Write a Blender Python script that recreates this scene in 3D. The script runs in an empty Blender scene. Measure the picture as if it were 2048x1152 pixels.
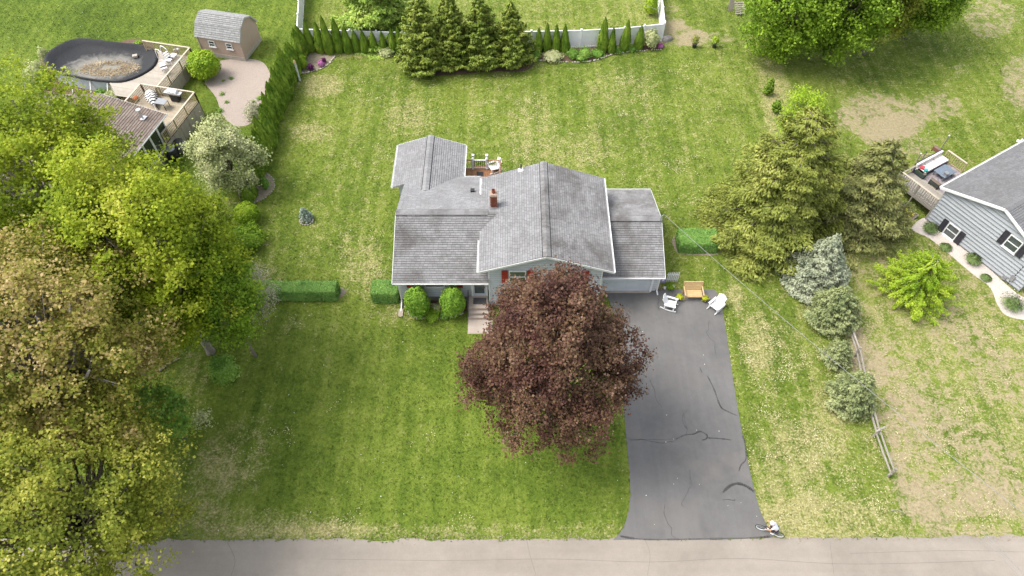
import bpy, math, random
import numpy as np
from mathutils import Vector, Matrix
random.seed(7); rng = np.random.default_rng(11)
S = bpy.context.scene; C = S.collection
PI = math.pi; R = math.radians
# ------------------------------------------------------------------ camera, sky, sun, exposure
FPX, PIT, CH = 1400.0, R(53.5), 39.0
cd = bpy.data.cameras.new('camera'); cam = bpy.data.objects.new('camera', cd); C.objects.link(cam)
cam.location = (0, 0, CH); cam.rotation_euler = (PI/2 - PIT, 0, 0)
cd.sensor_width = 36; cd.lens = 36*FPX/2048; cd.clip_end = 3000; S.camera = cam
SUN_EL, SUN_AZ = R(58), R(176)      # azimuth from +x, counter-clockwise: behind and to the left
W = bpy.data.worlds.new('World'); S.world = W; W.use_nodes = True
wn = W.node_tree; bg = wn.nodes['Background']
sky = wn.nodes.new('ShaderNodeTexSky'); sky.sky_type = 'NISHITA'; sky.sun_disc = False
sky.sun_elevation = SUN_EL; sky.sun_rotation = PI/2 - SUN_AZ; sky.air_density = 1.3; sky.dust_density = 3.5
hz = wn.nodes.new('ShaderNodeHueSaturation'); hz.inputs['Saturation'].default_value = 0.35      # bright hazy sky
wn.links.new(sky.outputs[0], hz.inputs['Color']); wn.links.new(hz.outputs[0], bg.inputs[0]); bg.inputs[1].default_value = 0.15
sl = bpy.data.lights.new('sun', 'SUN'); sl.energy = 1.3; sl.angle = R(26); sl.color = (1, 0.95, 0.87)
so = bpy.data.objects.new('sun', sl); C.objects.link(so); so.location = (-60, 30, 80)
sd = Vector((math.cos(SUN_AZ)*math.cos(SUN_EL), math.sin(SUN_AZ)*math.cos(SUN_EL), math.sin(SUN_EL)))
so.rotation_euler = sd.to_track_quat('Z', 'Y').to_euler()
S.view_settings.view_transform = 'Standard'; S.view_settings.look = 'None'
S.view_settings.gamma = 1; S.view_settings.exposure = 1.32; S.view_settings.use_curve_mapping = False
S.cycles.max_bounces = 6; S.cycles.transparent_max_bounces = 8

# ------------------------------------------------------------------ pixel <-> place
def V(u, v, z=0.0):
    dx = (u-1024)/FPX; dy = (v-576)/FPX
    d = (dx, math.cos(PIT)-dy*math.sin(PIT), -math.sin(PIT)-dy*math.cos(PIT))
    t = (z-CH)/d[2]
    return Vector((dx*t, d[1]*t, z))
def Qp(x, y, z):
    Y = y*math.cos(PIT)+(CH-z)*math.sin(PIT); U = y*math.sin(PIT)-(CH-z)*math.cos(PIT)
    return 1024+FPX*x/Y, 576-FPX*U/Y
def depth(p): return p[1]*math.cos(PIT)+(CH-p[2])*math.sin(PIT)
def blob(u0, v0, u1, v1, zb=0.0):
    """ellipsoid (centre, r, rz) whose outline fills the given pixel box and whose underside is at height zb"""
    uc, vc, w, h = (u0+u1)/2, (v0+v1)/2, (u1-u0)/2, (v1-v0)/2
    a = PIT+math.atan((vc-576)/FPX); zc = zb+1
    for _ in range(12):
        c = V(uc, vc, zc); s = FPX/depth(c); r = w/s
        rz = math.sqrt(max((h/s)**2-(r*math.sin(a))**2, (0.3*r)**2))/math.cos(a); zc = zb+rz
    return V(uc, vc, zc), r, rz
def height_at(p, v):
    """height of the point straight above ground point p that shows on pixel row v"""
    lo, hi = 0.0, 30.0
    for _ in range(40):
        m = (lo+hi)/2
        if Qp(p[0], p[1], m)[1] > v: lo = m
        else: hi = m
    return lo

# ------------------------------------------------------------------ material helpers
KS = 0.85                                   # one common albedo scale for built surfaces and turf
def ks(c): return tuple(x*KS for x in c)
def nd(nt, typ, _o=None, **kw):
    n = nt.nodes.new(typ)
    for k, v in kw.items():
        if k.startswith('p_'): setattr(n, k[2:], v); continue
        key = int(k[1:]) if k[0] == 'i' and k[1:].isdigit() else k.replace('_', ' ')
        s = n.inputs[key]
        if hasattr(v, 'is_linked') or isinstance(v, bpy.types.NodeSocket): nt.links.new(v, s)
        else: s.default_value = v
    return n
def c4(c): return (c[0], c[1], c[2], 1)
def ramp(nt, fac, stops):
    n = nt.nodes.new('ShaderNodeValToRGB'); e = n.color_ramp.elements
    while len(e) < len(stops): e.new(0.5)
    for i, (p, c) in enumerate(stops):
        e[i].position = p; e[i].color = c4(c) if not isinstance(c, (int, float)) else (c, c, c, 1)
    nt.links.new(fac, n.inputs[0]); return n.outputs[0]
def mixc(nt, f, a, b, mode='MIX'):
    n = nt.nodes.new('ShaderNodeMix'); n.data_type = 'RGBA'; n.blend_type = mode
    for i, v in ((0, f), (6, a), (7, b)):
        if isinstance(v, bpy.types.NodeSocket): nt.links.new(v, n.inputs[i])
        else: n.inputs[i].default_value = v if i == 0 else c4(v)
    return n.outputs[2]
def mth(nt, op, a, b=0.0, clamp=False):
    n = nt.nodes.new('ShaderNodeMath'); n.operation = op; n.use_clamp = clamp
    for i, v in ((0, a), (1, b)):
        if isinstance(v, bpy.types.NodeSocket): nt.links.new(v, n.inputs[i])
        else: n.inputs[i].default_value = v
    return n.outputs[0]
def newmat(name):
    m = bpy.data.materials.new(name); m.use_nodes = True; nt = m.node_tree
    return m, nt, nt.nodes['Principled BSDF']
def wpos(nt): return nt.nodes.new('ShaderNodeNewGeometry').outputs['Position']
def noise(nt, vec, scale, detail=4, rough=0.6, dist=0.0):
    return nd(nt, 'ShaderNodeTexNoise', Vector=vec, Scale=scale, Detail=detail, Roughness=rough, Distortion=dist).outputs[0]
def bump(nt, b, h, strength=0.4, dist=0.02):
    n = nd(nt, 'ShaderNodeBump', Height=h, Strength=strength, Distance=dist); nt.links.new(n.outputs[0], b.inputs['Normal'])
def pm(name, c1, c2=None, scale=2.0, rough=0.7, bmp=0.0, bscale=40.0, island=0.0, metal=0.0, stretch=(1, 1, 1), spec=0.4):
    """colour mottled between c1 and c2, small relief, and a tone shift from piece to piece"""
    m, nt, b = newmat(name); c2 = ks(c2 or tuple(x*0.82 for x in c1)); c1 = ks(c1)
    g = nt.nodes.new('ShaderNodeTexCoord').outputs['Object']
    mp = nd(nt, 'ShaderNodeMapping', Vector=g, Scale=stretch).outputs[0]
    f = noise(nt, mp, scale, 5, 0.65)
    col = ramp(nt, f, [(0.32, c2), (0.68, c1)])
    if island:
        r = nt.nodes.new('ShaderNodeNewGeometry').outputs['Random Per Island']
        oi = nt.nodes.new('ShaderNodeObjectInfo').outputs['Random']
        k = mth(nt, 'ADD', mth(nt, 'MULTIPLY', mth(nt, 'FRACT', mth(nt, 'ADD', r, oi)), 2*island), 1-island)
        kk = nd(nt, 'ShaderNodeCombineColor', Red=k, Green=k, Blue=k).outputs[0]
        col = mixc(nt, 1.0, col, kk, 'MULTIPLY')
    nt.links.new(col, b.inputs['Base Color'])
    b.inputs['Roughness'].default_value = rough; b.inputs['Metallic'].default_value = metal
    b.inputs['Specular IOR Level'].default_value = spec
    if bmp: bump(nt, b, noise(nt, mp, bscale, 4), bmp)
    return m
def leafmat(name, cols, clump=0.5, trans=0.25, rough=0.55):
    """foliage: each leaf picks a tone, whole twigs drift together"""
    m, nt, b = newmat(name)
    r = nt.nodes.new('ShaderNodeNewGeometry').outputs['Random Per Island']
    f = noise(nt, wpos(nt), clump, 3, 0.6)
    oi = nt.nodes.new('ShaderNodeObjectInfo').outputs['Random']
    x = mth(nt, 'ADD', mth(nt, 'MULTIPLY', r, 0.5), mth(nt, 'MULTIPLY', mth(nt, 'SUBTRACT', f, 0.5), 1.7))
    x = mth(nt, 'ADD', x, mth(nt, 'ADD', mth(nt, 'MULTIPLY', oi, 0.14), 0.18), True)
    n = len(cols)
    col = ramp(nt, x, [(i/(n-1), c) for i, c in enumerate(cols)])
    nt.links.new(col, b.inputs['Base Color']); b.inputs['Roughness'].default_value = rough
    b.inputs['Specular IOR Level'].default_value = 0.16
    tr = nd(nt, 'ShaderNodeBsdfTranslucent', Color=col)
    mx = nd(nt, 'ShaderNodeMixShader', i0=trans, i1=b.outputs[0], i2=tr.outputs[0])
    nt.links.new(mx.outputs[0], nt.nodes['Material Output'].inputs[0])
    return m

# ------------------------------------------------------------------ mesh helpers
class MB:
    def __init__(s): s.v = []; s.f = []; s.np = []
    def add(s, vs, fs):
        o = len(s.v); s.v += [tuple(x) for x in vs]; s.f += [tuple(i+o for i in f) for f in fs]; return s
    def box(s, cx, cy, cz, sx, sy, sz, rz=0.0, tilt=0.0):
        """box centred on (cx, cy, cz)"""
        M = Matrix.Rotation(rz, 3, 'Z') @ Matrix.Rotation(tilt, 3, 'X')
        vs = [Vector((cx, cy, cz)) + M @ Vector((x*sx/2, y*sy/2, z*sz/2)) for x in (-1, 1) for y in (-1, 1) for z in (-1, 1)]
        return s.add(vs, [(0, 1, 3, 2), (4, 6, 7, 5), (0, 4, 5, 1), (2, 3, 7, 6), (0, 2, 6, 4), (1, 5, 7, 3)])
    def bar(s, p, q, w, h):
        """board of width w and thickness h from p to q"""
        p, q = Vector(p), Vector(q); d = (q-p).normalized()
        a = d.cross(Vector((0, 0, 1)))
        a = a.normalized() if a.length > 1e-3 else Vector((1, 0, 0))
        b = a.cross(d).normalized()
        vs = [e + a*(i*w/2) + b*(j*h/2) for e in (p, q) for i, j in ((-1, -1), (1, -1), (1, 1), (-1, 1))]
        return s.add(vs, [(3, 2, 1, 0), (4, 5, 6, 7), (0, 1, 5, 4), (1, 2, 6, 5), (2, 3, 7, 6), (3, 0, 4, 7)])
    def tube(s, pts, r, n=8):
        pts = [Vector(p) for p in pts]; k = len(pts); rs = r if isinstance(r, (list, tuple)) else [r]*k
        o = len(s.v); a = None
        for i, p in enumerate(pts):
            d = (pts[min(i+1, k-1)]-pts[max(i-1, 0)]).normalized()
            if a is None:
                a = d.cross(Vector((0, 0, 1)) if abs(d.z) < 0.9 else Vector((1, 0, 0))).normalized()
            a = (a - d*a.dot(d)).normalized(); b = d.cross(a)
            s.v += [tuple(p + (a*math.cos(t) + b*math.sin(t))*rs[i]) for t in (2*PI*j/n for j in range(n))]
        for i in range(k-1):
            for j in range(n):
                s.f.append((o+i*n+j, o+i*n+(j+1) % n, o+(i+1)*n+(j+1) % n, o+(i+1)*n+j))
        s.f.append(tuple(o+j for j in reversed(range(n)))); s.f.append(tuple(o+(k-1)*n+j for j in range(n)))
        return s
    def lathe(s, prof, n=16, c=(0, 0, 0), sy=1.0):
        o = len(s.v); k = len(prof)
        for r, z in prof:
            s.v += [(c[0]+r*math.cos(2*PI*j/n), c[1]+sy*r*math.sin(2*PI*j/n), c[2]+z) for j in range(n)]
        for i in range(k-1):
            for j in range(n): s.f.append((o+i*n+j, o+i*n+(j+1) % n, o+(i+1)*n+(j+1) % n, o+(i+1)*n+j))
        s.f.append(tuple(o+j for j in reversed(range(n)))); s.f.append(tuple(o+(k-1)*n+j for j in range(n)))
        return s
    def prism(s, poly, z0, z1):
        n = len(poly)
        a = sum(poly[i][0]*poly[(i+1) % n][1]-poly[(i+1) % n][0]*poly[i][1] for i in range(n))
        if a < 0: poly = poly[::-1]
        vs = [(p[0], p[1], z0) for p in poly]+[(p[0], p[1], z1) for p in poly]
        fs = [tuple(reversed(range(n))), tuple(range(n, 2*n))]+[(i, (i+1) % n, n+(i+1) % n, n+i) for i in range(n)]
        return s.add(vs, fs)
    def torus(s, c, ax, R0, r0, n=20, m=6):
        ax = Vector(ax).normalized(); a = ax.cross(Vector((0, 0, 1)) if abs(ax.z) < 0.9 else Vector((1, 0, 0))).normalized(); b = ax.cross(a)
        o = len(s.v); c = Vector(c)
        for i in range(n):
            d = a*math.cos(2*PI*i/n)+b*math.sin(2*PI*i/n)
            for j in range(m):
                t = 2*PI*j/m; s.v.append(tuple(c+d*(R0+r0*math.cos(t))+ax*(r0*math.sin(t))))
        for i in range(n):
            for j in range(m):
                s.f.append((o+i*m+j, o+i*m+(j+1) % m, o+((i+1) % n)*m+(j+1) % m, o+((i+1) % n)*m+j))
        return s
    def cards(s, pos, nrm, size, asp=1.0, axis=None, fold=0.18):
        """one leaf-shaped quad per row: base, side, tip, side"""
        n = len(pos); nrm = nrm/np.maximum(np.linalg.norm(nrm, axis=1, keepdims=True), 1e-6)
        t = rng.normal(size=(n, 3)) if axis is None else axis
        t = t - nrm*np.sum(t*nrm, axis=1, keepdims=True); t /= np.maximum(np.linalg.norm(t, axis=1, keepdims=True), 1e-6)
        b = np.cross(nrm, t); sz = np.asarray(size).reshape(-1, 1)*np.ones((n, 1))
        m = pos - nrm*sz*fold*0.3
        q = np.stack([m-t*sz*0.5, pos+b*sz*0.5*asp+nrm*sz*fold+t*sz*0.08, m+t*sz*0.5, pos-b*sz*0.5*asp+nrm*sz*fold+t*sz*0.08], axis=1)
        s.np.append(q.reshape(-1, 3)); return s
def mesh_of(mb, name, off=(0, 0, 0), smooth=False):
    me = bpy.data.meshes.new(name)
    off = np.array(off, dtype=float)
    if mb.np:
        base = np.array(mb.v, dtype=float).reshape(-1, 3); q = np.concatenate(mb.np); nv = len(base)
        allv = np.concatenate([base, q])-off
        loops = [i for f in mb.f for i in f]; starts = []; k = 0
        for f in mb.f: starts.append(k); k += len(f)
        nq = len(q)//4
        li = np.concatenate([np.array(loops, dtype=np.int32), np.arange(nq*4, dtype=np.int32)+nv])
        st = np.concatenate([np.array(starts, dtype=np.int32), np.arange(nq, dtype=np.int32)*4+k])
        me.vertices.add(len(allv)); me.vertices.foreach_set('co', allv.astype(np.float32).ravel())
        me.loops.add(len(li)); me.loops.foreach_set('vertex_index', li)
        me.polygons.add(len(st)); me.polygons.foreach_set('loop_start', st)
        me.update(calc_edges=True); me.validate()
    else:
        me.from_pydata([(x[0]-off[0], x[1]-off[1], x[2]-off[2]) for x in mb.v], [], mb.f); me.update()
    if smooth: me.polygons.foreach_set('use_smooth', [True]*len(me.polygons))
    return me
ORG = {}
def tag(o, label=None, cat=None, group=None, kind=None):
    for k, v in (('label', label), ('category', cat), ('group', group), ('kind', kind)):
        if v: o[k] = v
    return o
def T(name, label, cat, loc, rz=0.0, group=None):
    o = bpy.data.objects.new(name, None); C.objects.link(o); o.empty_display_size = 0.2
    o.location = loc; o.rotation_euler = (0, 0, rz); ORG[o.name] = Vector(loc)
    return tag(o, label, cat, group)
def part(name, mb, mat, parent, world=False, smooth=False, kind=None, label=None):
    """a mesh under a thing; world=True when mb is in scene coordinates (then the thing must be unrotated)"""
    org = ORG.get(parent.name, Vector((0, 0, 0)))
    o = bpy.data.objects.new(name, mesh_of(mb, name, org if world else (0, 0, 0), smooth)); C.objects.link(o)
    o.data.materials.append(mat); o.parent = parent; ORG[o.name] = org
    return tag(o, label, None, None, kind)
def again(o, parent, loc=(0, 0, 0), rz=0.0, sc=None):
    c = o.copy(); C.objects.link(c); c.parent = parent; c.location = loc; c.rotation_euler = (0, 0, rz)
    if sc: c.scale = sc
    ORG[c.name] = ORG.get(parent.name, Vector((0, 0, 0))); return c
def solo(name, mb, mat, label, cat, loc=(0, 0, 0), rz=0.0, group=None, kind=None, world=False, smooth=False):
    o = bpy.data.objects.new(name, mesh_of(mb, name, loc if world else (0, 0, 0), smooth)); C.objects.link(o)
    o.data.materials.append(mat); o.location = loc; o.rotation_euler = (0, 0, rz); ORG[o.name] = Vector(loc)
    return tag(o, label, cat, group, kind)
def copy_tree(o, parent=None, loc=None, rz=None, sc=None, label=None):
    kids = list(o.children); c = o.copy(); C.objects.link(c); c.parent = parent
    if loc is not None: c.location = loc
    if rz is not None: c.rotation_euler = (0, 0, rz)
    if sc is not None: c.scale = sc if not isinstance(sc, (int, float)) else (sc, sc, sc)
    if label: c['label'] = label
    for k in kids: copy_tree(k, c)
    return c
def smooth_poly(pts, n=4):
    """closed Catmull-Rom outline"""
    out = []; k = len(pts)
    for i in range(k):
        p0, p1, p2, p3 = [np.array(pts[(i+j-1) % k][:2], float) for j in range(4)]
        for j in range(n):
            t = j/n
            out.append(tuple(0.5*((2*p1)+(-p0+p2)*t+(2*p0-5*p1+4*p2-p3)*t*t+(-p0+3*p1-3*p2+p3)*t**3)))
    return out
def curve(pts, n=6):
    out = []; k = len(pts); P = [np.array(p, float) for p in pts]
    for i in range(k-1):
        p0, p1, p2, p3 = P[max(i-1, 0)], P[i], P[i+1], P[min(i+2, k-1)]
        for j in range(n):
            t = j/n
            out.append(tuple(0.5*((2*p1)+(-p0+p2)*t+(2*p0-5*p1+4*p2-p3)*t*t+(-p0+3*p1-3*p2+p3)*t**3)))
    return out+[tuple(P[-1])]

# ------------------------------------------------------------------ materials
MT = {}
def lawn_mat():
    m, nt, b = newmat('lawn_grass'); p = wpos(nt)
    dry = nd(nt, 'ShaderNodeAttribute', p_attribute_name='dry').outputs['Fac']
    lush = nd(nt, 'ShaderNodeAttribute', p_attribute_name='lush').outputs['Fac']
    soil = nd(nt, 'ShaderNodeAttribute', p_attribute_name='soil').outputs['Fac']
    n1 = noise(nt, p, 0.14, 3, 0.55); n2 = noise(nt, p, 0.75, 5, 0.65); n3 = noise(nt, p, 4.5, 5, 0.7); n4 = noise(nt, p, 22, 3, 0.7)
    st = nd(nt, 'ShaderNodeMapping', Vector=p, Scale=(1.25, 0.07, 1)).outputs[0]
    ns = noise(nt, st, 1.0, 4, 0.6)                                   # mower runs along the plot
    g = mth(nt, 'ADD', mth(nt, 'MULTIPLY', n1, 0.5), mth(nt, 'MULTIPLY', n2, 0.55))
    g = mth(nt, 'ADD', g, mth(nt, 'MULTIPLY', mth(nt, 'SUBTRACT', n3, 0.5), 0.75))
    g = mth(nt, 'ADD', g, mth(nt, 'MULTIPLY', mth(nt, 'SUBTRACT', n4, 0.5), 0.4))
    g = mth(nt, 'ADD', g, mth(nt, 'MULTIPLY', mth(nt, 'SUBTRACT', ns, 0.5), 0.35))
    wv = nd(nt, 'ShaderNodeTexWave', Vector=nd(nt, 'ShaderNodeMapping', Vector=p, Scale=(1, 0.03, 1)).outputs[0], Scale=0.30, Distortion=3.0, Detail=3.0).outputs[1]
    g = mth(nt, 'ADD', g, mth(nt, 'MULTIPLY', mth(nt, 'SUBTRACT', wv, 0.5), 0.04))                     # mowing bands
    g = mth(nt, 'SUBTRACT', g, mth(nt, 'MULTIPLY', lush, 0.2), True)
    col = ramp(nt, g, [(0.15, (0.050, 0.088, 0.010)), (0.40, (0.106, 0.160, 0.018)), (0.58, (0.172, 0.226, 0.032)), (0.85, (0.275, 0.295, 0.080))])
    n5 = noise(nt, p, 1.6, 6, 0.72, 0.6); n6 = noise(nt, p, 7.0, 4, 0.7)
    d = mth(nt, 'ADD', mth(nt, 'MULTIPLY', n5, 0.75), mth(nt, 'MULTIPLY', mth(nt, 'ADD', mth(nt, 'MULTIPLY', mth(nt, 'SUBTRACT', n6, 0.5), 1.7), 0.5), 0.4))
    d = mth(nt, 'ADD', d, mth(nt, 'MULTIPLY', mth(nt, 'SUBTRACT', ns, 0.5), 0.3))
    d = mth(nt, 'ADD', d, mth(nt, 'SUBTRACT', mth(nt, 'MULTIPLY', dry, 0.56), 0.19))
    dm = ramp(nt, d, [(0.49, 0.0), (0.70, 1.0)])
    straw = ramp(nt, n6, [(0.3, (0.25, 0.22, 0.085)), (0.52, (0.39, 0.35, 0.155)), (0.72, (0.58, 0.53, 0.30))])
    col = mixc(nt, mth(nt, 'MULTIPLY', dm, 0.86), col, straw)
    sm = ramp(nt, mth(nt, 'ADD', mth(nt, 'MULTIPLY', soil, 0.75), mth(nt, 'ADD', mth(nt, 'MULTIPLY', mth(nt, 'SUBTRACT', n5, 0.5), 1.5), mth(nt, 'MULTIPLY', mth(nt, 'SUBTRACT', n6, 0.5), 0.7))), [(0.34, 0.0), (0.60, 1.0)])
    sc = ramp(nt, n3, [(0.3, (0.30, 0.235, 0.15)), (0.7, (0.44, 0.36, 0.24))])
    col = mixc(nt, mth(nt, 'MULTIPLY', sm, 0.82), col, sc)
    k = mth(nt, 'ADD', mth(nt, 'MULTIPLY', nt.nodes.new('ShaderNodeNewGeometry').outputs['Random Per Island'], 0.34*KS), 0.83*KS)
    col = mixc(nt, 1.0, col, nd(nt, 'ShaderNodeCombineColor', Red=k, Green=k, Blue=k).outputs[0], 'MULTIPLY')
    nt.links.new(col, b.inputs['Base Color']); b.inputs['Roughness'].default_value = 0.9; b.inputs['Specular IOR Level'].default_value = 0.15
    bump(nt, b, mth(nt, 'ADD', mth(nt, 'MULTIPLY', n4, 0.6), n3), 0.9, 0.10)
    return m
def asphalt_mat(name, lo, hi, speck, warm=None, run=(2.6, 0.10, 1)):
    m, nt, b = newmat(name); p = wpos(nt); lo, hi = ks(lo), ks(hi); warm = ks(warm) if warm else None
    a = noise(nt, p, 0.22, 4, 0.6, 0.4); s = noise(nt, p, 55, 2, 0.8); q = noise(nt, p, 2.2, 5, 0.7)
    col = ramp(nt, mth(nt, 'ADD', mth(nt, 'MULTIPLY', a, 0.75), mth(nt, 'MULTIPLY', q, 0.3)), [(0.36, lo), (0.68, hi)])
    if warm: col = mixc(nt, ramp(nt, noise(nt, p, 0.35, 3, 0.6), [(0.52, 0.0), (0.72, 0.7)]), col, warm)
    sk = noise(nt, nd(nt, 'ShaderNodeMapping', Vector=p, Scale=run).outputs[0], 1.0, 4, 0.6)          # wear and sealer runs along the line of travel
    col = mixc(nt, 1.0, col, ramp(nt, sk, [(0.3, 0.945), (0.7, 1.05)]), 'MULTIPLY')
    k = ramp(nt, s, [(0.3, 1-speck), (0.7, 1+speck)])
    col = mixc(nt, 1.0, col, k, 'MULTIPLY')
    nt.links.new(col, b.inputs['Base Color']); b.inputs['Roughness'].default_value = 0.85
    bump(nt, b, s, 0.35, 0.01); return m
def shingle_mat(name, lo, hi, stain, amt=0.45):
    m, nt, b = newmat(name); p = wpos(nt); g = nt.nodes.new('ShaderNodeNewGeometry'); lo, hi, stain = ks(lo), ks(hi), ks(stain)
    r = g.outputs['Random Per Island']
    col = ramp(nt, r, [(0.0, lo), (0.5, tuple((x+y)/2 for x, y in zip(lo, hi))), (1.0, hi)])
    gr = ramp(nt, noise(nt, p, 30, 3, 0.8), [(0.3, 0.86), (0.7, 1.12)])
    col = mixc(nt, 1.0, col, gr, 'MULTIPLY')
    f = ramp(nt, mth(nt, 'ADD', mth(nt, 'MULTIPLY', noise(nt, p, 0.45, 5, 0.65, 0.5), 0.7), mth(nt, 'MULTIPLY', noise(nt, p, 2.0, 4, 0.7), 0.3)), [(0.44, 0.0), (0.64, amt)])
    col = mixc(nt, f, col, stain)                                       # algae stains in irregular runs
    nt.links.new(col, b.inputs['Base Color']); b.inputs['Roughness'].default_value = 0.9; b.inputs['Specular IOR Level'].default_value = 0.2
    bump(nt, b, noise(nt, p, 60, 2), 0.3, 0.008); return m
MT['lawn'] = lawn_mat()
MT['drive'] = asphalt_mat('sealed_asphalt', (0.104, 0.101, 0.098), (0.156, 0.150, 0.145), 0.14, (0.165, 0.150, 0.138))
MT['road'] = asphalt_mat('worn_road', (0.228, 0.198, 0.165), (0.300, 0.264, 0.222), 0.15, None, (0.08, 1.6, 1))
MT['tar'] = pm('tar_seal', (0.068, 0.065, 0.063), (0.092, 0.088, 0.085), 6, 0.6)
MT['concrete'] = pm('concrete', (0.46, 0.39, 0.33), (0.38, 0.32, 0.27), 1.6, 0.85, 0.2, 60)
MT['found'] = pm('foundation', (0.30, 0.28, 0.25), (0.24, 0.22, 0.19), 3, 0.9, 0.2, 40)
MT['mulch'] = pm('bark_mulch', (0.17, 0.115, 0.075), (0.085, 0.055, 0.035), 9, 0.95, 0.9, 24)
MT['brownbed'] = pm('pale_bed_soil', (0.34, 0.29, 0.22), (0.22, 0.18, 0.12), 4, 0.95, 0.7, 30)
MT['gravel'] = pm('pink_grey_gravel', (0.40, 0.335, 0.29), (0.28, 0.23, 0.195), 12, 0.95, 0.9, 30)
MT['wgravel'] = pm('pale_stone_chips', (0.66, 0.60, 0.55), (0.44, 0.38, 0.33), 16, 0.9, 0.9, 30)
MT['sh_grey'] = shingle_mat('grey_shingles', (0.225, 0.225, 0.230), (0.29, 0.29, 0.295), (0.145, 0.138, 0.134))
MT['sh_stain'] = shingle_mat('algae_stained_grey_shingles', (0.205, 0.202, 0.203), (0.27, 0.267, 0.268), (0.108, 0.100, 0.096), 0.9)
MT['sh_dark'] = shingle_mat('slate_shingles', (0.15, 0.15, 0.155), (0.195, 0.195, 0.20), (0.13, 0.125, 0.12))
MT['sh_brown'] = shingle_mat('brown_shingles', (0.16, 0.125, 0.105), (0.25, 0.205, 0.175), (0.17, 0.13, 0.105))
MT['sh_shed'] = shingle_mat('shed_shingles', (0.25, 0.25, 0.245), (0.34, 0.34, 0.335), (0.20, 0.20, 0.195))
MT['drip'] = pm('grey_drip_edge', (0.46, 0.46, 0.45), (0.40, 0.40, 0.39), 3, 0.6)
MT['edge'] = pm('board_shadow_line', (0.30, 0.315, 0.335), (0.24, 0.255, 0.27), 3, 0.8)  # shadow line of the clapboards, put into the colour
MT['edge_w'] = pm('pale_board_shadow_line', (0.45, 0.47, 0.49), (0.38, 0.40, 0.42), 3, 0.8)
MT['felt'] = pm('course_shadow_felt', (0.10, 0.10, 0.10), (0.075, 0.075, 0.075), 3, 0.95)
MT['sid_w'] = pm('pale_siding', (0.56, 0.59, 0.62), (0.50, 0.53, 0.56), 1.2, 0.55, island=0.04)
MT['sid_g'] = pm('blue_grey_siding', (0.40, 0.42, 0.445), (0.355, 0.375, 0.395), 0.8, 0.6, island=0.08)
MT['trim'] = pm('white_trim', (0.80, 0.80, 0.79), (0.70, 0.70, 0.69), 4, 0.5)
MT['vinyl'] = pm('white_vinyl', (0.90, 0.90, 0.91), (0.84, 0.84, 0.85), 1.5, 0.4)
MT['red'] = pm('red_shutter', (0.42, 0.035, 0.03), (0.30, 0.025, 0.022), 5, 0.5)
MT['dkshut'] = pm('charcoal_shutter', (0.045, 0.043, 0.055), (0.03, 0.028, 0.036), 5, 0.6)
MT['glass'] = pm('window_glass', (0.10, 0.12, 0.12), (0.05, 0.06, 0.06), 1.2, 0.08, spec=0.8)
MT['darkglass'] = pm('sunroom_glass', (0.035, 0.045, 0.045), (0.02, 0.025, 0.025), 1, 0.06, spec=0.8)
MT['brick'] = pm('red_brick', (0.27, 0.085, 0.045), (0.19, 0.055, 0.03), 9, 0.9, 0.4, 40, island=0.18)
MT['mortar'] = pm('mortar', (0.40, 0.30, 0.24), (0.32, 0.24, 0.19), 9, 0.95)
MT['black'] = pm('black_metal', (0.022, 0.022, 0.024), (0.03, 0.03, 0.03), 8, 0.5)
MT['rubber'] = pm('black_rubber', (0.02, 0.02, 0.021), (0.03, 0.03, 0.03), 8, 0.8)
MT['greymet'] = pm('grey_metal', (0.34, 0.35, 0.36), (0.26, 0.27, 0.28), 5, 0.4, metal=0.4)
MT['steel'] = pm('bright_steel', (0.66, 0.66, 0.67), (0.55, 0.55, 0.56), 6, 0.3, metal=0.7)
MT['deck_r'] = pm('red_brown_decking', (0.36, 0.175, 0.085), (0.27, 0.125, 0.06), 3, 0.7, 0.2, 30, 0.14, stretch=(6, 0.7, 1))
MT['deck_t'] = pm('weathered_decking', (0.47, 0.40, 0.30), (0.36, 0.30, 0.215), 2.5, 0.85, 0.2, 30, 0.13, stretch=(1, 5, 1))
MT['deck_p'] = pm('pale_decking', (0.44, 0.395, 0.335), (0.34, 0.30, 0.245), 2.5, 0.85, 0.2, 30, 0.1, stretch=(1, 5, 1))
MT['rail_t'] = pm('treated_rail', (0.46, 0.38, 0.24), (0.36, 0.29, 0.17), 5, 0.8, island=0.12)
MT['rail_c'] = pm('greyed_rail_cap', (0.56, 0.49, 0.39), (0.46, 0.39, 0.30), 5, 0.8, island=0.08)
MT['wood_g'] = pm('silvered_wood', (0.36, 0.33, 0.285), (0.25, 0.225, 0.19), 7, 0.9, 0.4, 30, 0.15, stretch=(3, 0.6, 3))
MT['skirt'] = pm('deck_skirt', (0.42, 0.37, 0.31), (0.34, 0.29, 0.24), 2, 0.85, island=0.08)
MT['bench'] = pm('light_bench_wood', (0.60, 0.42, 0.21), (0.50, 0.34, 0.16), 6, 0.6, island=0.07)
MT['wplastic'] = pm('white_plastic', (0.84, 0.84, 0.85), (0.80, 0.80, 0.81), 3, 0.35)
MT['pinkshed'] = pm('pinkish_board', (0.50, 0.375, 0.31), (0.43, 0.32, 0.26), 2.5, 0.85, 0.15, 30, 0.05, stretch=(5, 5, 0.6))
MT['shedwood'] = pm('greyed_shed_skirt', (0.46, 0.41, 0.37), (0.36, 0.32, 0.28), 4, 0.9, island=0.08)
MT['poolwall'] = pm('pool_panel', (0.50, 0.54, 0.58), (0.42, 0.46, 0.50), 1.5, 0.4)
MT['stone'] = pm('pale_stone', (0.55, 0.50, 0.44), (0.38, 0.34, 0.29), 7, 0.9, 0.5, 30, 0.2)
MT['boulder'] = pm('grey_boulder', (0.30, 0.275, 0.26), (0.20, 0.18, 0.17), 5, 0.9, 0.6, 20)
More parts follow.
